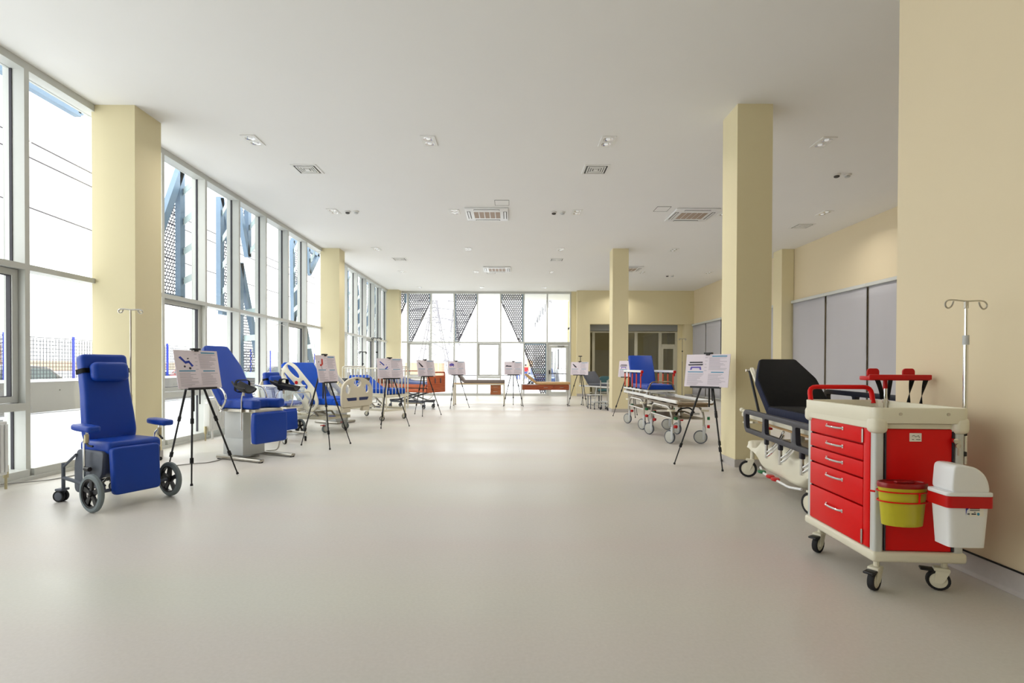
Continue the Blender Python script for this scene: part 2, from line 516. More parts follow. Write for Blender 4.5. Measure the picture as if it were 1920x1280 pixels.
# ---------------------------------------------------------------- rear curtain wall
wb = sroot('wall_rear_glazing', 'aluminium curtain wall of seven bays closing the far end')
MX = [-4.69 + 1.06 * k for k in range(8)]
MXa = [-5.0] + MX
mb = MB(); mb.box((0, YB + .09, H / 2), (.062, .18, H)); mull = mb.me('mullion'); mull.materials.append(MATS['alu'])
for x in MX: child('mullion', mull, wb, (x, 0, 0))
nw = len(MY)
for i in range(len(MXa) - 1):
    x0, x1 = MXa[i], MXa[i + 1]; xm = (x0 + x1) / 2; wd = x1 - x0 - .062
    box('head_rail', (xm, YB + .09, H - .05), (wd, .18, .10), 'alu', wb)
    box('transom', (xm, YB + .09, ZT), (wd, .18, .065), 'alu', wb)
    if i < 7: box('sill_rail', (xm, YB + .08, .05), (wd, .2, .10), 'alu', wb)
    wi = sroot('window_%d' % (nw + i), 'tall glazed bay of the rear curtain wall')
    box('pane', (xm, YB + .15, (ZT + H) / 2 - .03), (wd - .01, .012, H - ZT - .13), 'glass', wi)
    if i in (1, 4):
        box('transom', (xm, YB + .09, ZS), (wd, .18, .085), 'alu', wb)
        box('pane', (xm, YB + .15, (ZS + .1) / 2), (wd - .01, .012, ZS - .14), 'glass', wi)
        fr = MB(); hh = ZT - ZS - .09; zc = (ZT + ZS) / 2 + .005
        fr.plate(rrect(wd - .01, hh, .004, 1), .075, [rrect(wd - .15, hh - .14, .004, 1)], M=Matrix.Translation((xm, YB + .1, zc)) @ XZ)
        s_ = fr.ob('sash_frame', 'alu', wi, smooth=False)
        box('pane', (xm, YB + .12, zc), (wd - .16, .012, hh - .15), 'glass', wi)
        k = MB(); k.tube([(xm, YB + .06, ZS + .09), (xm, YB + .0, ZS + .1), (xm + .12, YB - .005, ZS + .12)], .01, fr=.02)
        k.ob('window_handle', 'steel', s_)
    elif i == 7:
        d = sroot('door_1', 'glazed aluminium exit door with a push bar at the far end')
        fr = MB(); fr.plate(rrect(wd, ZT - .035, .004, 1), .09, [rrect(wd - .12, ZT - .13, .004, 1, 0, -.03)],
                            M=Matrix.Translation((xm, YB + .08, ZT / 2 - .015)) @ XZ)
        fr.ob('door_frame', 'alu', d, smooth=False)
        lf = MB(); lf.plate(rrect(wd - .13, ZT - .15, .004, 1), .06, [rrect(wd - .33, ZT - .42, .004, 1, 0, .02)],
                            M=Matrix.Translation((xm, YB + .05, ZT / 2 - .045)) @ XZ)
        l_ = lf.ob('door_leaf', 'alu', d, smooth=False)
        box('pane', (xm, YB + .05, ZT / 2 - .02), (wd - .34, .012, ZT - .43), 'glass', l_)
        k = MB(); k.tube([(xm - .36, YB + .02, 1.02), (xm - .36, YB - .06, 1.02), (xm + .34, YB - .06, 1.0), (xm + .34, YB + .02, 1.0)], .016, fr=.03)
        k.ob('push_bar', 'grille_dark', l_)
        k = MB(); k.rbox((xm - .42, YB + .0, 1.08), (.05, .05, .18), .008); k.ob('lock_case', 'black_plastic', l_)
        k = MB(); k.rbox((xm + .1, YB + .01, ZT - .16), (.30, .05, .06), .008); k.ob('door_closer', 'alu_dark', l_)
    else:
        box('pane', (xm, YB + .15, (ZT + .1) / 2), (wd - .01, .012, ZT - .14), 'glass', wi)

# ---------------------------------------------------------------- rear painted wall with the glazed opening
WX0 = 2.98; YF = 23.90
OX0, OX1, OZ = 3.56, 7.60, 3.24
wr = sroot('wall_rear', 'yellow painted rear wall around a wide glazed opening')
box('wall_panel', ((2.75 + WX0) / 2, YB + .1, H / 2), (WX0 - 2.75, .2, H), 'wall_paint', wr)
box('wall_panel', ((WX0 + OX0) / 2, (YF + 24.7) / 2, H / 2), (OX0 - WX0, .8, H), 'wall_paint', wr)
box('wall_panel', ((OX0 + OX1) / 2, (YF + 24.7) / 2, (OZ + H) / 2), (OX1 - OX0, .8, H - OZ), 'wall_paint', wr)
box('wall_panel', ((OX1 + XR) / 2, (YF + 24.7) / 2, (OZ + H) / 2), (XR - OX1, .8, H - OZ), 'wall_paint', wr)
box('wall_panel', ((OX1 + .22 + XR) / 2, (YF + 24.75) / 2, OZ / 2), (XR - OX1 - .22, .7, OZ), 'wall_paint', wr)
box('wall_panel', (OX1 + .11, 24.52, OZ / 2), (.22, .4, OZ), 'wall_paint', wr)
for x0, x1 in ((WX0, OX0), (OX1 + .22, XR)):
    box('baseboard', ((x0 + x1) / 2, YF - .006, .06), (x1 - x0, .012, .12), 'baseboard_vinyl', wr)
# glazed partition
gp = sroot('window_40', 'framed interior glazing in the opening of the rear wall')
YP = 24.35
cf = 'corridor_frame'
box('head_frame', ((OX0 + OX1) / 2, YP, OZ - .14), (OX1 - OX0, .10, .28), 'alu_dark', gp)
box('head_frame', ((OX0 + OX1) / 2, YP, OZ - .33), (OX1 - OX0, .07, .05), cf, gp)
for x, wdt in ((OX0 + .04, .08), (3.78, .12), (5.72, .13), (6.82, .13), (OX1 - .05, .10)):
    box('post', (x, YP, (OZ - .3) / 2), (wdt, .08, OZ - .3), cf, gp)
box('sill', ((OX0 + 6.8) / 2, YP, .05), (6.8 - OX0, .08, .10), cf, gp)
box('cross_rail', (7.18, YP, 2.32), (.62, .08, .09), cf, gp)
for x0, x1 in ((3.84, 5.655), (5.785, 6.755)):
    box('pane', ((x0 + x1) / 2, YP, 1.5), (x1 - x0, .012, 2.8), 'glass', gp)
box('pane', (7.18, YP, 2.62), (.58, .012, .5), 'glass', gp)
d = sroot('door_2', 'narrow framed glazed door at the right end of the interior glazing')
fr = MB(); fr.plate(rrect(.62, 2.27, .004, 1), .06, [rrect(.46, 2.0, .004, 1, 0, .02)], M=Matrix.Translation((7.19, YP - .01, 1.137)) @ XZ)
l_ = fr.ob('door_leaf', cf, d, smooth=False)
box('pane', (7.19, YP, 1.15), (.46, .012, 2.0), 'glass', l_)
k = MB(); k.tube([(6.95, YP - .04, 1.02), (6.95, YP - .09, 1.02), (7.07, YP - .09, 1.02)], .01, fr=.02); k.ob('door_handle', 'steel', l_)
# corridor behind
struct(box('wall_corridor_rear', (5.6, 28.0, H / 2), (5.2, .2, H), 'corridor_wall'), 'olive wall of the dim corridor behind the rear glazing')
struct(box('wall_corridor_left', (3.1, 26.3, H / 2), (.2, 3.3, H), 'corridor_wall'), 'left wall of the dim corridor')
struct(box('wall_corridor_right', (8.3, 26.3, H / 2), (.2, 3.3, H), 'corridor_wall'), 'right wall of the dim corridor')
struct(box('ceiling_corridor', (5.6, 26.3, 3.3), (5.2, 3.2, .1), 'ceiling_paint'), 'lowered ceiling of the dim corridor')
d = sroot('door_3', 'pale flush door in the dim corridor')
fr = MB(); fr.plate(rrect(1.0, 2.2, .004, 1), .08, [rrect(.86, 2.13, .004, 1, 0, -.04)], M=Matrix.Translation((4.75, 27.88, 1.1)) @ XZ)
fr.ob('door_frame', cf, d, smooth=False)
box('door_leaf', (4.75, 27.88, 1.06), (.85, .05, 2.10), cf, d)

# ---------------------------------------------------------------- roller blinds on the right wall
def blind(y0, y1, label):
    t = thing('roller_blind', label, 'blind', (XR - .02, (y0 + y1) / 2, 0), 0, 'grey roller blinds on the right wall')
    w_ = y1 - y0
    nu = 24
    ph = random.random() * 6
    def fn(u, v):
        z = .10 + v * 3.06
        x = -.05 + .010 * math.sin(u * 5 + ph) * (1 - v) + .008 * math.sin(u * 11 + ph * 2 + v * 1.5) * (1 - v * .6)
        return (x, (u - .5) * (w_ - .07) - .015, z)
    b_ = MB(); b_.grid(fn, nu, 12)
    o = b_.ob('blind_cloth', 'blind_fabric', t)
    sm = o.modifiers.new('thickness', 'SOLIDIFY'); sm.thickness = .004
    k = MB(); k.box((-.05, 0, .09), (.02, w_ - .04, .03)); k.ob('bottom_bar', 'alu', t, smooth=False)
    k = MB(); k.rbox((-.045, 0, 3.20), (.09, w_ - .004, .08), .006); k.ob('head_rail', 'alu', t)
    k = MB(); k.box((-.012, w_ / 2 - .022, 1.62), (.02, .04, 3.08)); k.ob('gap_strip', 'gap_dark', t, smooth=False)
yy = [15.42, 13.80, 12.18, 10.56, 8.94]
nm = ['wide grey roller blind beside the wall pilaster', 'grey roller blind in the middle of the nearer group of three',
      'grey roller blind cut off by the near wall edge', 'grey roller blind hidden mostly by the near wall']
for i in range(4): blind(yy[i + 1], yy[i], nm[i])
yy = [23.86, 22.25, 20.64, 19.03, 17.42, 15.99]
nm = ['grey roller blind in the far right corner of the room', 'grey roller blind second from the far right corner',
      'grey roller blind third from the far corner, behind the tall column', 'grey roller blind fourth from the far corner, behind the tall column',
      'narrower grey roller blind just beyond the wall pilaster']
for i in range(5): blind(yy[i + 1], yy[i], nm[i])
struct(box('baseboard_right', (XR - .008, 19.9, .05), (.016, 7.9, .10), 'baseboard_vinyl'), 'grey baseboard under the blinds')

# ---------------------------------------------------------------- radiators
def radiator(y0, y1, label, ve=-1):
    t = thing('radiator', label, 'radiator', (-5.30, (y0 + y1) / 2, 0), 0)
    L_ = y1 - y0
    b_ = MB(); b_.rbox((.0, 0, .44), (.11, L_, .56), .012); 
    b_.ob('panel_body', 'white_paint', t)
    k = MB()
    for i in range(int(L_ / .05)):
        k.rbox((.06, -L_ / 2 + .04 + i * .05, .44), (.012, .034, .50), .004, 1)
    k.ob('convector_ribs', 'white_paint', t)['kind'] = 'stuff'
    k = MB()
    for i in range(int(L_ / .03)): k.box((0, -L_ / 2 + .02 + i * .03, .728), (.09, .008, .012))
    k.ob('top_grille', 'light_grey_plastic', t)['kind'] = 'stuff'
    for yy_ in (-L_ / 2 + .18, L_ / 2 - .18):
        k = MB(); k.cyl((0, yy_, 0), (0, yy_, .18), .018); k.ob('foot', 'white_paint', t)
    vy = ve * (L_ / 2 + .035)
    k = MB(); k.cyl((.0, vy, .0), (.0, vy, .12), .012)
    k.cyl((0, vy, .12), (0, vy, .25), .024); k.cyl((0, vy, .2), (0, vy - ve * .055, .2), .014)
    k.ob('valve', 'brass', t)
    k = MB(); k.cyl((-.0, -L_ / 2 - .004, .66), (0, -L_ / 2 + .004, .66), .02); k.ob('plug', 'chrome', t)
radiator(4.45, 5.56, 'white panel radiator at the left picture edge under the window', 1)
radiator(9.30, 10.5, 'white panel radiator behind the nearest poster easel')
radiator(13.4, 14.5, 'white panel radiator under the glazing behind the hospital bed')
# ================================================================== EXTERIOR
g = MB()
def gf(u, v):
    x = -150 + 300 * u; y = -60 + 420 * v
    z = -.16 + .05 * math.sin(x * .31) * math.sin(y * .23)
    return (x, y, min(z, -.12))
g.grid(gf, 60, 80)
struct(g.ob('floor_snow_ground', 'snow'), 'snow covered ground outside the glazing')

# low concrete wall with snow cap
t = thing('concrete_wall', 'low grey concrete retaining wall outside the left windows', 'wall', (-14.6, 20, 0))
for i in range(14):
    y = -14 + i * 4.0
    b_ = MB(); b_.rbox((0, y, .33), (.3, 3.97, .94), .015, 1); p = b_.ob('concrete_panel', 'concrete', t)
    if i < 9:
        for dy in (-.9, .9):
            k = MB(); k.cyl((.13, y + dy, .52), (.156, y + dy, .52), .022, n=10); k.ob('anchor_hole', 'gap_dark', p)
b_ = MB(); b_.rbox((0, 12, .83), (.36, 56, .08), .035, 3); b_.ob('snow_cap', 'snow', t)

# wire mesh fence with blue posts
t = thing('mesh_fence', 'welded wire mesh fence with blue posts behind the concrete wall', 'fence', (-15.2, 0, 0))
ym0, ym1 = 8.0, 50.6
k = MB()
for j in range(15):
    z = .55 + j * .118
    k.box((0, (ym0 + ym1) / 2, z), (.02, ym1 - ym0, .02))
k.ob('horizontal_wires', 'fence_wire', t)['kind'] = 'stuff'
k = MB()
n = int((ym1 - ym0) / .12)
for i in range(n): k.box((0, ym0 + .12 * i, 1.35), (.014, .014, 1.66))
for i in range(n): k.box((.05, ym0 + .12 * i, 2.22), (.1, .008, .008))
k.ob('vertical_wires', 'fence_wire', t)['kind'] = 'stuff'
for y in [8.4 + i * 2.53 for i in range(17)]:
    k = MB(); k.rbox((.03, y, 1.1), (.07, .07, 2.4), .008, 1); k.ob('fence_post', 'fence_blue', t)

# parked cars
def car(loc, rz, paint, label):
    t = thing('car', label, 'car', loc, rz, 'parked cars')
    prof = [(-2.12, .32), (-2.16, .60), (-2.05, .74), (-1.25, .90), (-.55, 1.38), (.35, 1.46), (1.15, 1.36), (1.75, 1.0), (2.08, .92), (2.14, .55), (2.08, .30)]
    b_ = MB(); b_.plate(rpoly(prof, .12, 3), 1.72, M=YZ, bev=.10, seg=3)
    b_.ob('body', paint, t)
    for s in (-1, 1):
        sd = MB()
        sd.plate(rpoly([(-.98, .94), (-.50, 1.29), (.20, 1.35), (.22, .92)], .05, 2), .02, M=Matrix.Translation((s * .862, 0, 0)) @ YZ)
        sd.ob('front_side_window', 'car_glass', t)
        sd = MB()
        sd.plate(rpoly([(.30, .92), (.28, 1.35), (1.02, 1.29), (1.45, .97)], .05, 2), .02, M=Matrix.Translation((s * .862, 0, 0)) @ YZ)
        sd.ob('rear_side_window', 'car_glass', t)
        k = MB(); k.rbox((s * .96, -.85, .98), (.16, .10, .12), .04); k.ob('wing_mirror', paint, t)
        for y in (-1.32, 1.32):
            k = MB(); k.lathe([(.0, -.1), (.24, -.1), (.32, -.07), (.32, .07), (.24, .1), (0, .1)], 20, Matrix.Translation((s * .78, y, .30)) @ AX)
            wv = k.ob('wheel', 'tyre', t)
            k = MB(); k.cyl((s * .87, y, .30), (s * .895, y, .30), .20, n=14); k.ob('hubcap', 'light_grey_plastic', wv)
        k = MB(); k.rbox((s * .62, -2.06, .66), (.36, .14, .13), .04); k.ob('headlight', 'lamp_glass', t)
        k = MB(); k.rbox((s * .68, 2.08, .80), (.26, .1, .14), .03); k.ob('tail_light', 'dark_red_plastic', t)
    k = MB(); k.plate(rrect(1.36, .80, .06), .03, M=Matrix.Translation((0, -.90, 1.155)) @ Matrix.Rotation(R(34.5), 4, 'X'))
    k.ob('windshield', 'car_glass', t)
    k = MB(); k.plate(rrect(1.3, .62, .06), .03, M=Matrix.Translation((0, 1.49, 1.19)) @ Matrix.Rotation(R(-31), 4, 'X'))
    k.ob('rear_window', 'car_glass', t)
    return t
car((-18.0, 19.3, -.14), 180, 'car_white', 'white car parked beyond the fence, nearest to the viewer')
car((-18.6, 13.2, -.14), 178, 'car_white', 'pale car at the left picture edge beyond the fence')
car((-18.2, 26.0, -.14), 180, 'car_blue', 'blue car parked beyond the fence behind the poster easel')
car((-18.3, 31.8, -.14), 178, 'car_red', 'red car parked beyond the fence')
car((-18.2, 40.0, -.14), 182, 'car_white', 'white car parked far along the fence')
car((2.35, 41.0, -.14), 2, 'car_blue', 'blue car far outside behind the perforated lower screen')

# ---------------------------------------------------------------- perforated steel sunscreens
def inside(poly, p):
    x, y = p; c = False; n = len(poly); j = n - 1
    for i in range(n):
        xi, yi = poly[i]; xj, yj = poly[j]
        if (yi > y) != (yj > y) and x < (xj - xi) * (y - yi) / (yj - yi) + xi: c = not c
        j = i
    return c
def perf(poly, pitch, ratio, M):
    """honeycomb sheet: every hole is real"""
    b_ = MB()
    xs = [p[0] for p in poly]; ys = [p[1] for p in poly]
    Ro = pitch / math.sqrt(3); Ri = Ro * ratio
    r = 0; y = min(ys)
    vs = []; fs = []
    while y < max(ys) + pitch:
        x = min(xs) + (pitch / 2 if r % 2 else 0)
        while x < max(xs) + pitch:
            if inside(poly, (x, y)):
                k = len(vs)
                for q in range(6):
                    t = R(30 + 60 * q); vs.append((x + Ro * math.cos(t), y + Ro * math.sin(t), 0))
                for q in range(6):
                    t = R(30 + 60 * q); vs.append((x + Ri * math.cos(t), y + Ri * math.sin(t), 0))
                for q in range(6):
                    a, c = q, (q + 1) % 6
                    fs.append((k + a, k + c, k + 6 + c, k + 6 + a))
            x += pitch
        y += pitch * math.sqrt(3) / 2; r += 1
    b_.add(vs, fs, M)
    return b_
def strip(a, b, w, t, M):
    a = Vector((*a, 0)); b = Vector((*b, 0)); d = (b - a).normalized(); n = Vector((-d.y, d.x, 0)) * w / 2
    m = MB(); m.plate([tuple((a + n)[:2]), tuple((a - n)[:2]), tuple((b - n)[:2]), tuple((b + n)[:2])], t, M=M)
    return m
XS = -6.36
def left_screen(poly, post, ymull, levels, label, pitch=.075, barw=.15):
    t = thing('facade_screen', label, 'sunscreen', (XS, post, 0), 0, 'perforated steel screens outside the left glazing')
    M = Matrix.Translation((0, -post, 0)) @ YZ
    s_ = perf(poly, pitch, .66, M).ob('perforated_sheet', 'screen_perf', t, smooth=False); s_['kind'] = 'stuff'
    n = len(poly)
    for i in range(n):
        strip(poly[i], poly[(i + 1) % n], barw, .10, Matrix.Translation((.05, 0, 0)) @ M).ob('frame_bar', 'screen_blue', t, smooth=False)
    for z in levels:
        a = Vector((.10, 0, z)); b2 = Vector((-5.73 - XS, ymull - post, z))
        d = b2 - a; L_ = d.length; ang = math.atan2(d.y, d.x)
        k = MB(); k.box((L_ / 2, 0, 0), (L_, .012, .13), Matrix.Translation(a) @ Matrix.Rotation(ang, 4, 'Z'))
        br = k.ob('bracket', 'screen_bracket', t, smooth=False)
        for dz in (-.035, .035):
            k = MB(); k.cyl((.03, -.012, dz), (.03, .012, dz), .012, n=6, M=Matrix.Translation(a) @ Matrix.Rotation(ang, 4, 'Z'))
            k.ob('bolt', 'grille_dark', br)
m_ = lambda k: 6.08 + 1.19 * k
lev = [4.62, 4.05, 3.48, 2.92]
left_screen([(1.0, 4.96), (7.80, 4.96), (7.80, 5.65), (1.0, 5.65)], 7.80, m_(1), [], 'long perforated steel strip screen above the nearest window bays', barw=.09)
left_screen([(10.20, 5.02), (10.20, 2.55), (9.05, 2.55)], 10.22, m_(3), lev, 'perforated screen with tall post, first beyond the near column')
left_screen([(11.60, 4.95), (12.25, 3.55), (12.25, 2.5), (11.60, 2.5)], 11.6, m_(4), lev, 'triangular perforated screen with post in the second bay past the near column')
left_screen([(12.82, 3.92), (12.82, 5.7), (12.10, 5.7)], 12.82, m_(5), [4.62, 4.05], 'downward pointing perforated screen high in the third bay past the near column')
left_screen([(12.45, 3.7), (13.85, .25), (12.45, .25)], 12.5, m_(5), [2.55, 1.95, 1.1, .5], 'tall perforated screen reaching down into the third lower pane')
left_screen([(15.42, 4.93), (16.30, 4.93), (15.50, 2.55)], 15.42, m_(7), lev, 'perforated screen with post in front of the second column')
left_screen([(16.6, 4.95), (17.5, 4.95), (16.7, 4.2)], 16.7, m_(8), [4.6], 'small high perforated screen behind the second column')
left_screen([(16.4, 2.45), (17.5, .3), (16.4, .3)], 16.4, m_(8), [1.9, 1.3], 'low perforated screen seen left of the second column')
left_screen([(19.2, 5.0), (20.6, 5.0), (20.6, 2.5)], 20.6, m_(11), lev, 'perforated screen in the first bay past the second column')
left_screen([(21.8, 5.0), (21.8, .3), (23.1, .3)], 21.8, m_(12), lev + [1.9, 1.2], 'tall perforated screen in the second bay past the second column')
left_screen([(23.1, 5.0), (24.3, 5.0), (23.1, 2.5)], 23.1, m_(13), lev, 'perforated screen in the third bay past the second column')
left_screen([(24.6, 5.0), (24.6, 2.5), (25.8, 2.5)], 24.6, m_(14), lev, 'perforated screen at the far end of the left glazing')

YS = YB + .75
def rear_screen(poly, label, postx=None):
    t = thing('facade_screen', label, 'sunscreen', (poly[0][0], YS, 0), 0, 'perforated steel screens outside the rear glazing')
    M = Matrix.Translation((-poly[0][0], 0, 0)) @ XZ
    s_ = perf(poly, .10, .56, M).ob('perforated_sheet', 'screen_perf', t, smooth=False); s_['kind'] = 'stuff'
    n = len(poly)
    for i in range(n):
        wdt = .10 if abs(poly[i][0] - poly[(i + 1) % n][0]) < .01 or abs(poly[i][1] - poly[(i + 1) % n][1]) < .01 else .05
        strip(poly[i], poly[(i + 1) % n], wdt, .08, M).ob('frame_bar', 'screen_blue' if wdt > .06 else 'screen_perf', t, smooth=False)
rs = 1.031
def rx(k): return MX[k] * rs
rear_screen([(rx(0) + .04, 4.78), (rx(1) - .02, 4.78), (rx(1) - .02, 4.35), (rx(0) + .18, 2.45), (rx(0) + .04, 2.45)], 'triangular perforated screen outside the leftmost rear bay')
rear_screen([(rx(0) - .9, 4.78), (rx(0) - .10, 4.78), (rx(0) - .10, 4.3), (rx(0) - .9, 2.3)], 'perforated screen outside the narrow strip beside the corner column')
rear_screen([(rx(2) + .04, 4.78), (rx(3) - .02, 4.78), (rx(3) - .02, 4.35), (rx(2) + .18, 2.45), (rx(2) + .04, 2.45)], 'triangular perforated screen outside the third rear bay')
rear_screen([(rx(4) + .02, 4.78), (rx(5) - .04, 4.78), (rx(5) - .04, 2.45), (rx(5) - .2, 2.45), (rx(4) + .02, 4.4)], 'triangular perforated screen sloping the other way outside the fifth rear bay')
rear_screen([(rx(5) + .02, 2.40), (rx(6) - .04, 2.40), (rx(6) - .04, 0), (rx(6) - .25, 0), (rx(5) + .02, 2.15)], 'low perforated screen beside the glazed exit door')

# ---------------------------------------------------------------- white wing of the building, right of the rear glazing
t = thing('building_wing', 'white clad wing of the building seen through the rear glazing', 'building', (3.6, 26, 0))
b_ = MB(); b_.box((2.5, 31.5, 4.5), (5, 56, 9.6)); b_.ob('wall', 'facade_white', t, smooth=False)
for i in range(16):
    y = 5.0 + i * 3.0
    k = MB(); k.box((-.02, y, 1.9), (.08, .7, 1.5)); f_ = k.ob('window', 'facade_dark', t, smooth=False)
    k = MB(); k.box((-.05, y, 1.9), (.04, .56, 1.36)); k.ob('pane', 'car_glass', f_, smooth=False)
for i in range(40):
    k = MB(); k.box((-.02, 3.8 + i * 1.25, 7.6 + .25 * math.sin(i * 2.1)), (.05, .12, .8)); k.ob('eaves_shadow', 'facade_dark', t, smooth=False)  # dark bars standing in for shadows under the eaves
for i in range(9):
    k = MB(); k.cyl((-.08, 4 + i * 6.2, 0), (-.08, 4 + i * 6.2, 9.2), .05, n=8); k.ob('downpipe', 'alu', t)
k = MB(); k.box((-.05, 31.5, 9.35), (.3, 56, .2)); k.ob('eave', 'alu', t, smooth=False)

# far buildings
t = thing('far_building', 'long pale grey building far beyond the rear glazing', 'building', (-3.6, 95, 0))
b_ = MB(); b_.box((0, 0, 2.1), (13.0, 8, 4.4)); b_.ob('wall', 'far_building', t, smooth=False)
b_ = MB(); b_.box((0, 0, 4.45), (13.8, 8.8, .3)); b_.ob('roof', 'alu', t, smooth=False)
for i in range(5):
    k = MB(); k.box((-5.0 + i * 2.5, -4.02, 1.7), (1.7, .1, 3.2)); k.ob('gate', 'white_paint', t, smooth=False)
t = thing('far_shed', 'low pinkish shed far outside left of the grey building', 'building', (-14.4, 90, 0))
b_ = MB(); b_.box((0, 0, .9), (6.0, 4, 2.1)); b_.ob('wall', 'far_orange', t, smooth=False)
b_ = MB(); b_.box((0, 0, 2.05), (6.4, 4.4, .2)); b_.ob('roof', 'snow', t, smooth=False)
t = thing('far_house', 'ochre gabled house far outside right of the grey building', 'building', (2.4, 110, 0))
b_ = MB(); b_.plate([(-4, -.2), (4, -.2), (4, 1.6), (0, 3.4), (-4, 1.6)], 6, M=XZ); b_.ob('wall', 'far_orange', t, smooth=False)
b_ = MB(); b_.plate([(-4.4, 1.5), (0, 3.45), (4.4, 1.5), (4.4, 1.75), (0, 3.75), (-4.4, 1.75)], 6.4, M=XZ); b_.ob('roof', 'snow', t, smooth=False)
# distant bank of bare trees on the left horizon
def bare_tree(x, y, h, label):
    rnd = random.Random(int(x * 7 + y))
    t = thing('bare_tree', label, 'tree', (x, y, -.1), rnd.random() * 360, 'bare trees on the horizon')
    k = MB(); k.tube([(0, 0, 0), (.05, 0, h * .5), (0, .06, h)], [.14, .09, .03], 6); k.ob('trunk', 'tree_bark', t)
    k = MB()
    for i in range(22):
        z = h * (.25 + .7 * i / 22); a = rnd.random() * 6.28; L_ = h * .42 * (1.05 - i / 26)
        p = Vector((0, 0, z)); q = p + Vector((math.cos(a) * L_, math.sin(a) * L_, L_ * .7))
        k.tube([p, q], [.04, .012], 4)
        for j in range(4):
            r_ = p.lerp(q, .35 + .18 * j); a2 = a + rnd.uniform(-1.1, 1.1)
            k.tube([r_, r_ + Vector((math.cos(a2), math.sin(a2), .8)) * L_ * .4], [.016, .006], 3)
    k.ob('branches', 'tree_bark', t)
for i, (x, y, h) in enumerate([(-95, 70, 5), (-88, 92, 6), (-110, 84, 5.5), (-70, 120, 6), (-80, 140, 7), (-58, 150, 6), (-100, 60, 5), (1.5, 130, 6), (-1.5, 120, 5)]):
    bare_tree(x, y, h, ['bare tree far out on the left horizon', 'bare tree by the ochre house far outside'][i > 6])
t = thing('far_bank', 'long reddish brown earth bank along the left horizon', 'bank', (-125, 90, 0))
b_ = MB(); b_.plate(rpoly([(-3, -.2), (3, -.2), (1.6, 2.6), (-1.6, 2.6)], .3, 2), 260, M=XZ)
b_.ob('bank', 'far_orange', t)

# lattice pylons and power lines
def pylon(x, y, h, label):
    t = thing('lattice_pylon', label, 'pylon', (x, y, -.1), 0, 'power line pylons')
    k = MB()
    def ww(z): return 3.2 * (1 - z / h) ** 1.3 + .45
    lv = [0, .16, .31, .44, .55, .65, .74, .82, .9, 1.0]
    for sx in (-1, 1):
        for sy in (-1, 1):
            k.tube([(sx * ww(z * h), sy * ww(z * h), z * h) for z in lv], .16, 4)
    k.ob('legs', 'pylon_steel', t)
    k = MB()
    for a, c in zip(lv[:-1], lv[1:]):
        wa, wc = ww(a * h), ww(c * h)
        for s in (-1, 1):
            k.tube([(-wa, s * wa, a * h), (wc, s * wc, c * h)], .09, 4); k.tube([(wa, s * wa, a * h), (-wc, s * wc, c * h)], .09, 4)
            k.tube([(-wc, s * wc, c * h), (wc, s * wc, c * h)], .09, 4)
    k.ob('bracing', 'pylon_steel', t)
    for z, L_ in ((.68, 4.5), (.80, 6.5), (.92, 4.5)):
        k = MB(); k.tube([(-L_, 0, z * h), (0, 0, z * h + .7), (L_, 0, z * h)], .15, 4); k.tube([(-L_, 0, z * h), (L_, 0, z * h)], .10, 4)
        k.ob('cross_arm', 'pylon_steel', t)
    return t
pylon(-17.2, 120, 17.5, 'taller lattice pylon seen through the second rear bay')
pylon(-19.5, 185, 21, 'smaller farther lattice pylon seen through the third rear bay')
pylon(-85, 120, 16, 'lattice pylon far out beyond the left glazing')
def wire(pts, label):
    b_ = MB(); b_.tube(pts, .045, 5)
    tag(b_.ob('power_line', 'cable_dark'), label, 'cable', 'power lines over the left side')
for i, (z0, z1) in enumerate(((16.0, 13.0), (15.1, 12.2), (12.3, 9.6))):
    wire([(-26, -10 + 9 * j, z0 + (z1 - z0) * j / 9 - 1.2 * math.sin(PI * j / 9)) for j in range(10)],
         ['highest', 'middle', 'lowest'][i] + ' thin power line crossing the sky in the left windows')

